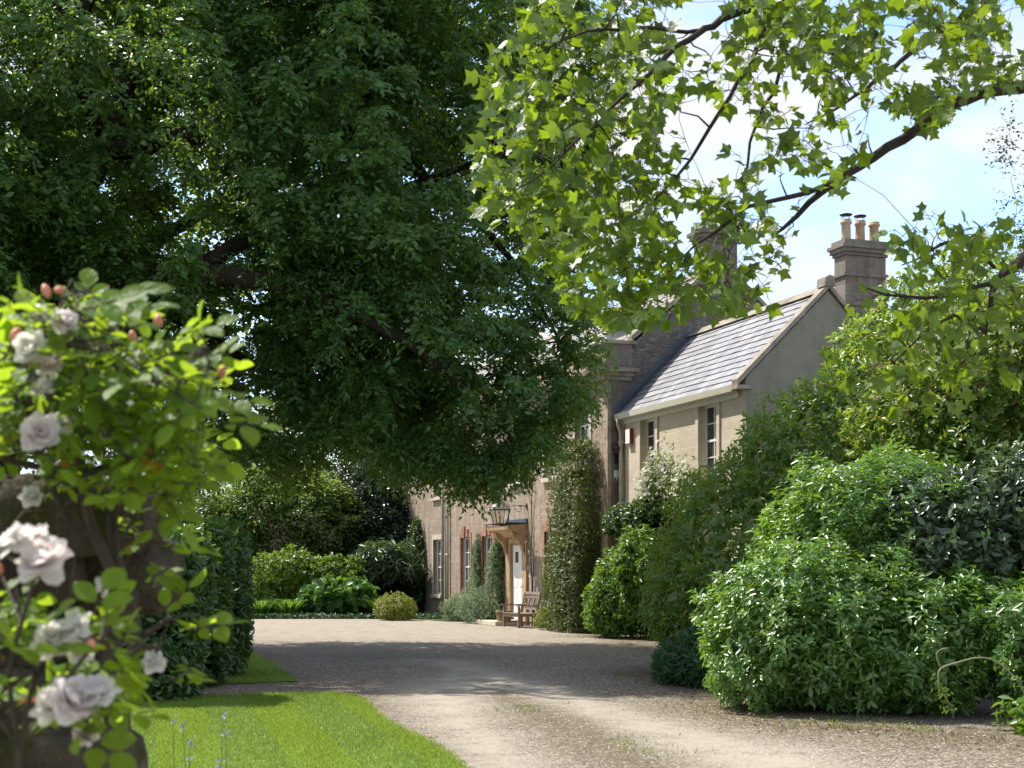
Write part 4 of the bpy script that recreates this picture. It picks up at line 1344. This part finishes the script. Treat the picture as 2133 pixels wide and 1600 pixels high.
shrub('ground_cover_plant', [((2.45, 18.6, .32), (.50, .6, .42)), ((2.75, 18.2, .38), (.45, .5, .48)), ((2.25, 19.1, .22), (.35, .5, .30))],
      'low blue green feathery plant at the foot of the dark bronze tipped shrub', 'plant', 'lf_fern', 900, 8, .10, .22, 47, lump=.15, up=.8, pitch=(20, 75))
# pale twisting climber stem hanging on the glossy shrub
rng = np.random.default_rng(48)
vine = empty('climbing_vine', tuple(W(2120, 1500, 13.4)))
tag(vine, 'pale twisting climber stem with small drooping leaves on the glossy shrub', 'climber')
vo_ = np.array(vine.location)
st = MB()
vl = [W(2150, 1480, 13.5), W(2120, 1420, 13.6), W(2078, 1380, 13.7), W(2040, 1370, 13.7), W(1995, 1380, 13.7), W(1960, 1392, 13.7), W(1955, 1410, 13.7), W(1958, 1432, 13.75), W(1968, 1450, 13.8), W(1980, 1472, 13.8)]
st.tube([p - vo_ for p in resample(vl, [.012] * 10, .06)[0]], .009, 6)
sp_ = MB()
sp_.tube([p - vo_ for p in resample([W(1960, 1392, 13.7), W(1953, 1375, 13.68), W(1951, 1362, 13.68), W(1960, 1353, 13.66), W(1975, 1350, 13.66)], [.01] * 5, .04)[0]], .007, 6)
M['vine'] = plain('pale_vine_stem', (.27, .25, .14), .8, .2, .2, 9, .2)
st.build('stem', M['vine'], vine)
sp_.build('tendril', M['vine'], vine)
P = np.concatenate([np.array(vl)[i] + rng.normal(0, .035, (14, 3)) for i in (0, 1, 2, 6, 7, 8, 9)])
leaf_obj('foliage', [(P - vo_, rng.normal(0, .5, P.shape) + [0, 0, -.7], rng.normal(0, .5, P.shape) + [0, -.8, .4], rng.uniform(.04, .075, len(P)), rng.uniform(.02, .035, len(P)), T_OVAL)], M['lf_hydra'], vine)

# left side: two clipped laurel hedge blocks
LA = math.atan2(G(497, 1428)[1] - G(440, 1470)[1], G(497, 1428)[0] - G(440, 1470)[0])
for (c_, r_, lb, n_, sd) in (((-5.05, 16.9, .98), (1.33, .75, 1.04), 'broad clipped dark laurel hedge block beside the front lawn', 5600, 51),
                             ((-4.5, 18.75, 1.03), (.72, .52, 1.07), 'narrow clipped laurel hedge slab, between the broad block and the end slab', 3400, 52),
                             ((-4.6, 20.6, 1.08), (.73, .58, 1.10), 'end slab of the clipped laurel hedge, next to the gravel', 3400, 50)):
    shrub('laurel_hedge', [(c_, r_, .06, 8.0)], lb, 'hedge', 'lf_laurel', n_, 6, .105, .42, sd, depth=.14, lump=.05, freq=1.6, up=.25, pitch=(30, 85), droop=.15, group='clipped laurel hedge blocks')
# wall plants on the house (house coordinates)
shrub('wall_shrub', [((2.80, -.36, 2.25), (1.02, .44, 2.42), 0, 11.0), ((2.74, -.42, 1.1), (1.08, .52, 1.3), 0, 5.0)], 'tall clipped dark shrub column against the house wall near the corner', 'wall shrub', 'lf_pyra', 12000, 6, .044, .5, 53,
      depth=.16, lump=.05, freq=1.6, house=True, up=.3)
shrub('box_bush', [((1.35, -.45, .28), (.5, .4, .36)), ((1.0, -.45, .2), (.35, .35, .28))], 'small yellowish bush at the foot of the tall clipped shrub by the bench', 'bush', 'lf_yellow', 380, 6, .05, .5, 54, house=True)
shrub('ivy', [((-12.4, -.16, 1.5), (.85, .24, 1.95), 0, 2.6), ((-12.5, -.2, .7), (1.0, .35, .9))], 'dark green ivy climbing to a point on the far end of the house wall', 'ivy', 'lf_ivy', 2600, 6, .075, .7, 55, house=True, depth=.3, lump=.15)
shrub('wall_creeper', [((-5.85, -.12, .9), (.42, .18, .9)), ((-5.75, -.10, 1.75), (.30, .14, .55)), ((-5.95, -.10, 2.0), (.22, .13, .45)), ((-5.65, -.1, 2.35), (.16, .10, .35)), ((-6.2, -.55, .36), (.8, .45, .46)), ((-5.5, -.5, .32), (.6, .4, .4))], 'grey green creeper on the wall between the two ground floor windows', 'creeper', 'lf_rosemary', 2600, 8, .045, .36, 56, house=True, depth=.5, lump=.34, freq=2.4, up=.5)
shrub('wall_creeper', [((-3.80, -.22, 1.0), (.48, .28, 1.0)), ((-3.62, -.18, 1.95), (.32, .20, .60)), ((-3.95, -.16, 1.7), (.26, .18, .5)), ((-3.55, -.16, 2.45), (.18, .14, .40)), ((-3.95, -.7, .45), (.85, .55, .56)), ((-3.3, -.65, .35), (.55, .45, .45))], 'fuller grey green creeper on the wall beside the door hood', 'creeper', 'lf_rosemary', 3400, 8, .045, .36, 57, house=True, depth=.5, lump=.30, freq=2.4, up=.5)
shrub('golden_shrub', [((-7.1, -2.3, .36), (.72, .6, .44)), ((-7.9, -2.2, .30), (.55, .5, .36))], 'low yellow green shrub in the bed below the downpipe', 'bush', 'lf_yellow', 900, 6, .06, .5, 58, house=True, lump=.15)
shrub('wall_climber', [((5.6, -.10, 2.72), (1.25, .42, .36)), ((4.75, -.05, 2.62), (.5, .38, .30)), ((6.6, -.1, 2.85), (1.0, .4, .35))], 'horizontal band of green climber trained across the cream wing wall', 'climber', 'lf_ivy', 1700, 7, .075, .6, 59, house=True, lump=.2, freq=1.5)
# white climbing rose on the wing
rng = np.random.default_rng(60)
wr_ = empty('white_climbing_rose', tuple(HW(7.5, wy - .1, 0)), HRZ)
tag(wr_, 'white flowering climbing rose below the upper windows of the cream wing', 'climbing rose')
st = MB()
tips_ = []
for i in range(16):
    x = rng.uniform(-1.2, 1.1)
    z = 4.15 - abs(x - .1) * .6 - rng.random() * .6
    a = np.array([rng.uniform(-.3, .3), 0, 2.3]); b = np.array([x * .6, -.12, 3.0]); c = np.array([x, -.22 - .15 * rng.random(), z])
    st.tube([a, b, c], [.012, .008, .004], 5)
    tips_.append(c)
st.tube([(0, 0, 0), (.05, -.03, 1.2), (0, 0, 2.3)], [.025, .02, .014], 6)
st.build('stem', M['bark_fine'], wr_)
tips_ = np.array(tips_)
cc = np.concatenate([tips_[rng.integers(0, 16, 420)] + rng.normal(0, 1, (420, 3)) * (.17, .10, .24), np.stack([rng.uniform(-1.0, 1.2, 420), rng.uniform(-.4, 0, 420), rng.uniform(2.75, 3.7, 420)], -1)])
leaf_obj('foliage', [shoots(cc, rng.normal(0, .4, cc.shape) + [0, -.5, .6], 5, rng, .06, .5, (35, 80))], M['lf_lime'], wr_)
fc = tips_[rng.integers(0, 16, 520)] + rng.normal(0, 1, (520, 3)) * (.14, .08, .20) + [0, -.06, .05]
leaf_obj('blossom', [shoots(fc, rng.normal(0, .5, fc.shape) + [-.2, -.7, .6], 6, rng, .048, .95, (55, 85), .02, T_OVAL)], M['lf_white'], wr_)
# bare climbing stem beside the door
vs_ = empty('bare_climbing_stem', tuple(HW(-1.15, -.03, 0)), HRZ)
tag(vs_, 'thin bare twisting climber stem with a few blooms on the wall right of the door', 'climber')
st = MB()
st.tube([(.05 + .05 * math.sin(z * 2.1) + .03 * math.sin(z * 5 + 1), -.02 + .012 * math.sin(z * 3), z) for z in np.linspace(0, 5.4, 45)], np.linspace(.022, .008, 45), 6)
st.tube([(.20 + .05 * math.sin(z * 2.6 + 2), -.02, z) for z in np.linspace(0, 2.6, 22)], np.linspace(.014, .006, 22), 6)
for a, b in (((.05, -.02, 3.3), (-.3, -.03, 3.75)), ((.04, -.02, 4.0), (.5, -.03, 4.5)), ((.08, -.02, 2.3), (-.12, -.12, 2.32))):
    st.tube([a, ((a[0] + b[0]) / 2, -.04, (a[2] + b[2]) / 2 + .06), b], [.008, .006, .004], 5)
st.build('stem', M['bark_fine'], vs_)
fc = np.array([(.10, -.10, 2.02), (.16, -.10, 1.85), (.08, -.12, 1.6), (-.12, -.12, 2.32), (.10, -.08, 1.42)]) + 0.0
leaf_obj('blossom', [shoots(np.repeat(fc, 2, 0), np.tile([-.1, -1, .3], (10, 1)) + rng.normal(0, .2, (10, 3)), 6, rng, .06, .95, (50, 80), .02)], M['lf_white'], vs_)

# the shady bed at the end of the drive
shrub('lime_bush', [((-7.4, 48.0, 1.35), (1.5, 1.2, .95)), ((-5.9, 48.2, 1.2), (1.3, 1.2, .9)), ((-7.7, 48.3, .8), (1.6, 1.2, .8))], 'bright lime green bush in a patch of sun behind the shady bed', 'bush', 'lf_lime', 1900, 6, .11, .55, 61, lump=.16, depth=.35)
shrub('broad_leaved_plant', [((-5.9, 46.6, .62), (1.15, .8, .66)), ((-5.2, 46.4, .72), (.75, .7, .60))], 'rounded plant with broad pale leaves at the edge of the gravel', 'plant', 'lf_strap', 560, 5, .20, .85, 62, lump=.14, pitch=(50, 90))
mah = shrub('mahonia_shrub', [((-4.4, 48.6, 2.0), (1.15, 1.0, .55)), ((-3.9, 48.5, 1.7), (.9, .9, .5)), ((-4.6, 48.4, 1.55), (.9, .8, .45))], 'spiky mahonia shrub with reddish tips against the dark end of the house', 'shrub', 'lf_grey', 620, 9, .24, .22, 63, lump=.2, pitch=(45, 95), droop=.25)


def strap_plant(name, c, r, h, n, label, seed, wd=.022, group=None, mat='lf_strap'):
    rng = np.random.default_rng(seed)
    a = rng.uniform(0, 6.28, n)
    base = np.array([c[0], c[1], .01]) + np.stack([np.cos(a), np.sin(a), a * 0], -1) * (rng.random(n) ** .7 * r * .6)[:, None]
    base[:, 2] = .01
    hh = h * rng.uniform(.6, 1.15, n)
    lean = np.stack([np.cos(a), np.sin(a), a * 0], -1) * rng.uniform(.15, .9, n)[:, None] + rng.normal(0, .15, (n, 3))
    V, F = [], []
    for i in range(n):
        d = lean[i]; d[2] = 0
        s = np.array([-d[1], d[0], 0]); s = s / max(1e-6, np.linalg.norm(s)) * wd
        b = len(V)
        for t_, w_ in ((0, 1), (.35, 1), (.7, .8), (1, .08)):
            z = hh[i] * (1.5 * t_ - .75 * t_ * t_) if True else 0
            p = base[i] + d * hh[i] * t_ ** 1.8 + np.array([0, 0, z])
            V += [p - s * w_, p + s * w_]
        F += [(b, b + 1, b + 3, b + 2), (b + 2, b + 3, b + 5, b + 4), (b + 4, b + 5, b + 7, b + 6)]
    me = bpy.data.meshes.new(name)
    me.from_pydata([tuple(map(float, v)) for v in V], [], F)
    me.update()
    return tag(link(name, me, M[mat]), label, 'plant', group)


strap_plant('day_lily', (-4.05, 45.9), .8, .78, 420, 'clump of arching strap leaves at the gravel edge below the mahonia', 64)
strap_plant('day_lily', (-7.3, 46.2), .8, .75, 380, 'darker clump of arching strap leaves left of the broad leaved plant', 65)
strap_plant('day_lily', (-8.25, 46.0), .7, .70, 300, 'clump of arching strap leaves at the far left end of the bed beside the hedge', 66)
rng = np.random.default_rng(67)
n = 900
P = np.stack([rng.uniform(-9.5, -2.2, n), 45.1 + np.abs(rng.normal(0, .22, n)), rng.uniform(0.01, .16, n)], -1)
tag(leaf_obj('undergrowth', [shoots(P, np.tile([0, -.3, 1.], (n, 1)) + rng.normal(0, .3, (n, 3)), 5, rng, .07, .55, (40, 85))], M['lf_fern']), kind='stuff')
sheet('soil_bed', [(-26, 45.2), (-3.2, 45.2), (-1.9, 42.6), (-.9, 42.2), (.6, 39.3), (1.0, 38.4), (-4.2, 52.5), (-4.2, 62), (-26, 62)], .004, M['ground'])


def back_tree(name, base, blobs, label, mat, n, L, seed, R_=.7, group=None, extra=None, rmin=.6, nt=9, nl=11):
    rng = np.random.default_rng(seed)
    base = np.array(base, float)
    o = tree_empty(name, base, label, 'tree' if 'tree' in name else 'shrub', group)
    C, Dr = clump_points(blobs, n, rng, rmin)
    C = C[C[:, 2] > .3]; Dr = Dr[:len(C)]
    top = max(b[0][2] for b in blobs)
    tk = MB().tube([(0, 0, -.1), (.1, 0, top * .4), (-.05, .1, top * .8), (0, 0, top * 1.1)], [.18, .14, .1, .03], 8)
    nd = np.array([(0.05, .03, z) for z in np.arange(.4, top * 1.1, .25)])
    twig_tubes(tk, (C - base)[::2], nd, np.full(len(nd), .09), rng, .02, .005, .1)
    tk.build('trunk', M['bark'], o)
    p = sprays(C, Dr, rng, nt, nl, R_, L, .46, droop=.35, flat=.6)
    leaf_obj('crown', [(p[0] - base, *p[1:])], M[mat], o)
    if extra is not None:
        leaf_obj('blossom', [(extra[0] - base, *extra[1:])], M['lf_cream'], o)
    return o


rng = np.random.default_rng(70)
fs = np.concatenate([W(x, y, 49.5)[None] + np.stack([rng.normal(0, .22, 90), rng.normal(0, .3, 90), rng.normal(0, .16, 90)], -1)
                     for x, y in ((545, 1075), (585, 1095), (600, 1120), (640, 1070), (570, 1135), (625, 1145), (680, 1115), (655, 1085))])
sp = (fs, rng.normal(0, .4, fs.shape) + [.5, 0, -.6], rng.normal(0, 1, fs.shape), rng.uniform(.10, .2, len(fs)), np.full(len(fs), .018), T_SMALL)
back_tree('flowering_tree', (-7.6, 51, 0), [((-8.4, 51, 4.0), (1.9, 1.6, 1.5)), ((-7.2, 50.8, 3.4), (1.8, 1.5, 1.4)), ((-8.6, 51, 2.4), (2.0, 1.4, 1.3))],
          'pale flowering small tree with creamy drooping spikes beyond the end of the drive', 'lf_back', 620, .15, 71, extra=sp)
back_tree('evergreen_tree', (-5.2, 52, 0), [((-5.3, 52, 3.4), (1.9, 1.6, 2.2)), ((-4.7, 51.6, 2.2), (1.7, 1.5, 1.8)), ((-6.2, 51.8, 2.0), (1.5, 1.4, 1.6)), ((-5.0, 53.5, 4.8), (1.3, 1.3, 1.2))],
          'dark small leaved evergreen tree against the far end of the house', 'lf_back_dark', 900, .11, 72)
for i, (x, y, z, r, lb, mt) in enumerate(((-8.2, 56, 4.6, 2.9, 'tall leafy tree rising behind the pale flowering tree', 'lf_back'), (-4.2, 57, 4.4, 2.6, 'tall dim tree behind the dark evergreen by the house end', 'lf_back'), (-11.8, 52, 2.6, 2.4, 'dark bushy tree behind the two laurel hedge blocks', 'lf_back'), (-15.5, 50, 2.7, 2.7, 'bushy tree glimpsed behind the mossy wall and roses', 'lf_back_dark'),
                                          (-12.6, 36, 2.0, 2.0, 'dark bush in the shade under the spreading tree trunk', 'lf_back'), (-9.3, 33.5, 1.4, 1.5, 'low dark bush behind the hedge end under the big tree', 'lf_back_dark'))):
    back_tree('garden_tree', (x, y, 0), [((x, y, z), (r, r * .8, z * .95)), ((x + .9, y - .4, z * .7), (r * .7, r * .7, z * .7))], lb, mt, 420, .16, 80 + i)

# ------------------------------------------------------------------ the near left: mossy wall and rose
rng = np.random.default_rng(90)
WX, YA = -.85, 2.55
TOPY = [2.55, 2.69, 2.79, 2.905, 3.05]
TOPZ = [1.66, 1.63, 1.576, 1.46, 1.36]
us, vs2 = np.linspace(0, 2 * math.pi, 15)[:-1], np.linspace(-math.pi / 2, math.pi / 2, 10)
dirs = np.array([[math.cos(v) * math.cos(u), math.cos(v) * math.sin(u), math.sin(v)] for v in vs2 for u in us])
dirs = dirs * ((np.abs(dirs) ** 4.5).sum(-1) ** (-1 / 4.5))[:, None]
sf = [(a * 14 + b, a * 14 + (b + 1) % 14, (a + 1) * 14 + (b + 1) % 14, (a + 1) * 14 + b) for a in range(9) for b in range(14)]
mw = MB()


def stone(c, r):
    q = dirs * np.array(r)
    q = rot_z(q, rng.normal(0, .10)) + np.array(c)
    q = q + unit(dirs) * (.010 * nz(q * 16)[:, None] + .006 * nz(q * 40 + 2)[:, None])
    mw.add(q, sf, True)


z = .04
while z < 1.64:
    h = rng.uniform(.045, .075)
    ytop = np.interp(-(z + h), [-t_ for t_ in TOPZ], TOPY) if z + h > 1.36 else 3.05
    y = YA + .02
    while y < ytop - .02:                                # the broken end
        w = rng.uniform(.06, .12)
        stone((WX - .09 + rng.normal(0, .012), min(y + w, ytop - .02), z + h * rng.uniform(.9, 1.1)), (rng.uniform(.09, .12), w, h * 1.06))
        y += 2 * w * .94
    x = -2.6
    while x < WX - .16:                                  # the near face
        w = rng.uniform(.08, .17)
        stone((x + w, YA + .08 + rng.normal(0, .01), z + h), (w, .10, h * 1.06))
        x += 2 * w * .95
    z += 2 * h * .94
x = -2.6
while x < WX - .05:                                      # rough cap stones
    w = rng.uniform(.10, .18)
    stone((x + w, 2.63, 1.60), (w, .12, .07)); stone((x + w, 2.80, 1.50), (w, .12, .09))
    x += 2 * w * .93
mw.box(-2.6, WX - .10, YA + .08, 2.98, 0, 1.32).box(-2.6, WX - .10, YA + .08, 2.80, 1.32, 1.52)
tag(mw.build('stone_wall', M['mossy']), 'dark mossy rubble stone wall end overgrown by the near rose', 'stone wall')

RB = np.array([-.93, 2.42, 0.])
rose = tag(empty('rose_bush', tuple(RB)), 'near out of focus rose bush with blush white blooms sprawling over the mossy wall', 'rose bush')


def rp(px, py, Y):
    return W(px, py, Y) - RB


st = MB()
canes = [
    ([W(330, 2400, 2.45) * (1, 1, 0), W(262, 1560, 2.42), W(246, 1440, 2.40), W(282, 1340, 2.38), W(262, 1245, 2.36), W(240, 1150, 2.34), W(236, 1070, 2.32), W(258, 985, 2.30), W(272, 930, 2.28), W(262, 850, 2.26), W(240, 740, 2.24), W(222, 640, 2.22)],
     [.012, .012, .012, .013, .014, .0085, .0085, .008, .0075, .006, .004, .002]),
    ([W(262, 1245, 2.36), W(200, 1120, 2.30), W(176, 1030, 2.28), W(186, 985, 2.28), W(258, 962, 2.30)], [.010, .009, .008, .007, .006]),
    ([W(258, 972, 2.30), W(190, 990, 2.26), W(90, 975, 2.20), W(0, 952, 2.16), W(-90, 900, 2.12)], [.008, .0075, .006, .0055, .005]),
    ([W(90, 975, 2.2), W(130, 1060, 2.2), W(165, 1100, 2.25)], [.006, .006, .005]),
    ([W(262, 850, 2.26), W(350, 780, 2.24), W(440, 740, 2.22)], [.005, .004, .002]),
    ([W(90, 975, 2.2), W(60, 850, 2.12), W(110, 720, 2.08), W(130, 620, 2.06)], [.006, .005, .004, .002]),
    ([W(258, 962, 2.3), W(340, 920, 2.3), W(420, 890, 2.3)], [.006, .004, .002]),
    ([W(-60, 2000, 1.9) * (1, 1, 0) , W(40, 1560, 1.86), W(100, 1480, 1.84), W(150, 1400, 1.82), W(210, 1330, 1.84)], [.005, .0042, .0036, .003, .002]),
    ([W(40, 1560, 1.86), W(20, 1400, 1.84), W(60, 1250, 1.84), W(80, 1150, 1.84)], [.004, .0034, .003, .002]),
    ([W(246, 1440, 2.4), W(300, 1400, 2.36), W(330, 1350, 2.34)], [.006, .005, .003]),
    ([W(282, 1340, 2.38), W(350, 1290, 2.38), W(410, 1280, 2.38)], [.005, .004, .002]),
]
nodes = []
for pts, rad in canes:
    P, r = resample(pts, rad, .03)
    st.tube([p - RB for p in P], r, 8)
    nodes.append(P)
nodes = np.concatenate(nodes)
# knotted graft on the main cane
st.tube([rp(232, 1262, 2.36), rp(262, 1246, 2.35), rp(286, 1230, 2.36)], [.006, .024, .008], 8)

UPPER = [(40, 690), (110, 640), (230, 600), (270, 690), (350, 720), (440, 750), (460, 800), (420, 870), (430, 930), (410, 1000), (340, 1010), (380, 1030), (320, 1070), (270, 1060), (220, 1040), (150, 1010), (60, 960), (-60, 960), (-60, 760)]
LOWER = [(-60, 1140), (60, 1230), (150, 1250), (230, 1300), (260, 1400), (240, 1500), (160, 1540), (-60, 1540)]
MIDR = [(240, 1020), (340, 1060), (350, 1150), (300, 1200), (250, 1180)]
SIDE = [(300, 1270), (420, 1280), (430, 1330), (360, 1440), (300, 1480), (240, 1440)]
lp, ld, ln, ll = [], [], [], []


def rose_leaf(c, d, size, up):
    """one compound leaf of five leaflets"""
    d = d / np.linalg.norm(d)
    s = np.cross(d, up); s /= np.linalg.norm(s)
    for t_, sd, sz in ((1.0, 0, 1.05), (.72, 1, .95), (.72, -1, .95), (.30, 1, .75), (.30, -1, .75)):
        b = c + d * size * 1.5 * t_
        dd = d * (1 if sd == 0 else .45) + s * sd * .9 + rng.normal(0, .12, 3)
        lp.append(b + (0 if sd == 0 else 1) * s * sd * .004); ld.append(dd); ln.append(up + rng.normal(0, .25, 3)); ll.append(size * sz * rng.uniform(.8, 1.15))
    st.tube([c - RB, c + d * size * 1.5 - RB], [.0013, .001], 4)


for poly, n, Yr, sz in ((UPPER, 360, (2.02, 2.55), .038), (LOWER, 46, (1.82, 2.15), .044), (MIDR, 7, (2.25, 2.5), .042), (SIDE, 6, (2.3, 2.5), .042)):
    pa = np.array(poly)
    got = 0
    while got < n:
        x, y = rng.uniform(pa[:, 0].min(), pa[:, 0].max()), rng.uniform(pa[:, 1].min(), pa[:, 1].max())
        if not inside(np.array(x), np.array(y), poly):
            continue
        Y = rng.uniform(*Yr)
        c = W(x, y, Y)
        j = int(np.argmin(np.linalg.norm(nodes - c, axis=1)))
        a = nodes[j]
        if rng.random() < .7:
            mid = (a + c) / 2 + np.array([0, 0, .03]) + rng.normal(0, .01, 3)
            st.tube([a - RB, mid - RB, c - RB], [.0022, .0018, .0012], 4)
        d = (c - a) / max(.02, np.linalg.norm(c - a)) + rng.normal(0, .6, 3) + np.array([.25, -.1, .0])
        up = np.array([-.1, -.22, .95]) + rng.normal(0, .32, 3)
        rose_leaf(c, d, sz * rng.uniform(.75, 1.15), up)
        got += 1
for x, y, Y in ((180, 640, 2.06), (235, 650, 2.1), (60, 665, 2.05), (240, 625, 2.1), (455, 820, 2.2), (480, 870, 2.2), (390, 690, 2.2), (360, 1270, 2.36), (420, 1300, 2.36), (170, 1500, 1.82), (110, 1490, 1.83)):
    rose_leaf(W(x - 30, y + 12, Y), np.array([1., rng.normal(0, .3), rng.normal(.1, .3)]), .046, np.array([0, -.55, .8]))
lp, ld, ln, ll = map(np.array, (lp, ld, ln, ll))
st.build('stem', M['stem_grey'], rose)
leaf_obj('foliage', [(lp - RB, ld, ln, ll, ll * .70, T_ROSE)], M['lf_rose'], rose, smooth=True)


def petal_mesh(layers, seed):
    rng = np.random.default_rng(seed)
    V, F = [], []
    for li_, (n, L, wd, tilt_, cup) in enumerate(layers):
        for k in range(n):
            a = 2 * math.pi * (k + .37 * li_) / n + rng.normal(0, .12)
            tl = math.radians(tilt_ + rng.normal(0, 13))
            b = len(V)
            L_, wv_ = L * rng.uniform(.75, 1.15), rng.uniform(0, 6.28)
            er = np.array([math.cos(a), math.sin(a), 0]); et = np.array([-math.sin(a), math.cos(a), 0]); ez = np.array([0, 0, 1.])
            for i in range(5):
                v = i / 4
                ang = tl - cup * (v - .3)
                rad = L_ * v * math.sin(tl)
                hh = L_ * v * math.cos(tl) + cup * L_ * .45 * v * v
                for j in range(5):
                    u = (j - 2) / 2
                    w_ = wd * (math.sin(math.pi * min(1, v * .80 + .12)) ** .7) * u
                    bend = -.45 * wd * u * u * (1 - .3 * v)
                    p = er * (rad + bend * .6 + .004) + et * w_ + ez * (hh + .16 * wd * abs(u) * v + .10 * wd * v * v * math.sin(3.2 * u + wv_)) + rng.normal(0, .0009, 3)
                    V.append(tuple(p))
            F += [(b + i * 5 + j, b + i * 5 + j + 1, b + (i + 1) * 5 + j + 1, b + (i + 1) * 5 + j) for i in range(4) for j in range(4)]
    me = bpy.data.meshes.new('flower')
    me.from_pydata([tuple(map(float, v)) for v in V], [], F)
    me.polygons.foreach_set('use_smooth', [True] * len(F))
    me.update()
    return me


LOOSE = [(5, .016, .010, 10, .6), (6, .024, .014, 28, .6), (7, .034, .018, 50, .45), (7, .040, .021, 76, .25), (6, .044, .022, 100, .1), (3, .044, .022, 125, .0)]
OPEN = [(6, .015, .009, 20, .5), (6, .026, .014, 45, .4), (7, .036, .018, 70, .25), (6, .042, .021, 95, .1), (4, .042, .022, 120, .0)]
protos = [petal_mesh(LOOSE, 1), petal_mesh(OPEN, 2), petal_mesh(LOOSE, 3)]
protos[0].materials.append(M['petal']); protos[1].materials.append(M['petal_cream']); protos[2].materials.append(M['petal_cream'])
FL = [(130, 655, 2.05, 1.0, 0), (68, 712, 2.04, 1.2, 2), (100, 745, 2.06, .9, 0), (92, 790, 2.04, .9, 1), (268, 735, 2.20, .9, 1), (80, 885, 2.0, 1.25, 0), (118, 868, 2.05, .9, 1), (345, 1000, 2.28, .85, 2),
      (88, 1150, 1.80, 1.45, 0), (28, 1110, 1.80, 1.2, 1), (60, 1105, 1.86, 1.1, 0), (216, 1205, 2.25, .85, 1), (110, 1318, 1.84, 1.2, 2), (158, 1290, 1.84, 1.15, 1), (150, 1440, 1.78, 1.5, 0), (205, 1425, 1.80, 1.2, 1),
      (110, 1455, 1.80, 1.1, 2), (320, 1365, 2.34, 1.0, 1), (270, 1415, 2.3, .9, 2), (-15, 830, 2.1, .8, 0), (65, 1020, 2.3, .9, 1)]
FL += [(x + rng.normal(0, 38), max(640, y + rng.normal(0, 30)), Y + .03, s * .7, int(rng.integers(0, 3))) for x, y, Y, s, k in FL[:18:2]]
for i, (x, y, Y, s, k) in enumerate(FL):
    o = bpy.data.objects.new('flower', protos[k])
    COL.objects.link(o)
    o.parent = rose
    o.location = tuple(rp(x, y, Y) - np.array([0, 0, .012]))
    d = Vector((rng.normal(.05, .45), -.65 + rng.normal(0, .25), rng.normal(.70, .35)))
    o.rotation_euler = d.to_track_quat('Z', 'Y').to_euler()
    o.scale = (s * (.56 if Y < 1.9 else .54),) * 3
bm_ = MB().lathe((0, 0, 0), [(.002, -.008), (.009, 0), (.012, .010), (.009, .022), (.003, .030)], 10)
bud0 = bm_.build('bud', M['bud'], rose)
for i, (x, y, Y) in enumerate(((28, 703, 2.05), (278, 712, 2.2), (330, 678, 2.2), (460, 785, 2.24), (186, 1352, 1.82), (310, 943, 2.3), (60, 755, 2.05), (0, 1190, 1.8), (100, 615, 2.1), (118, 605, 2.1))):
    o = bud0 if i == 0 else bud0.copy()
    if i:
        COL.objects.link(o)
        o.parent = rose
    o.location = tuple(rp(x, y, Y))
    o.rotation_euler = (rng.normal(0, .5), rng.normal(0, .5), 0)
    o.scale = (.50 + .2 * rng.random(),) * 3

# wispy pale blue flower stems in front of the lawn
rng = np.random.default_rng(95)
CB = W(400, 1900, 4.6) * np.array([1, 1, 0])
ct = tag(empty('catmint', tuple(CB)), 'wispy stems with pale blue flowers blurred in front of the lawn corner', 'plant')
st = MB()
fp = []
for i in range(9):
    x, y = rng.uniform(270, 500), rng.uniform(1490, 1590)
    tip = W(x, y, 4.6 + rng.normal(0, .3))
    b = np.array([tip[0] + rng.normal(0, .06), tip[1] + rng.normal(0, .06), 0.0])
    MB().tube([b - CB, (b + tip) / 2 + rng.normal(0, .02, 3) - CB, tip - CB], [.003, .0022, .0014], 4).build('stem', M['sepal'], ct)
    fp += [tip + rng.normal(0, .007, 3) for _ in range(6)]
fp = np.array(fp)
leaf_obj('blossom', [(fp - CB, rng.normal(0, 1, fp.shape), rng.normal(0, 1, fp.shape), np.full(len(fp), .012), np.full(len(fp), .009), T_OVAL)], M['lf_blue'], ct)
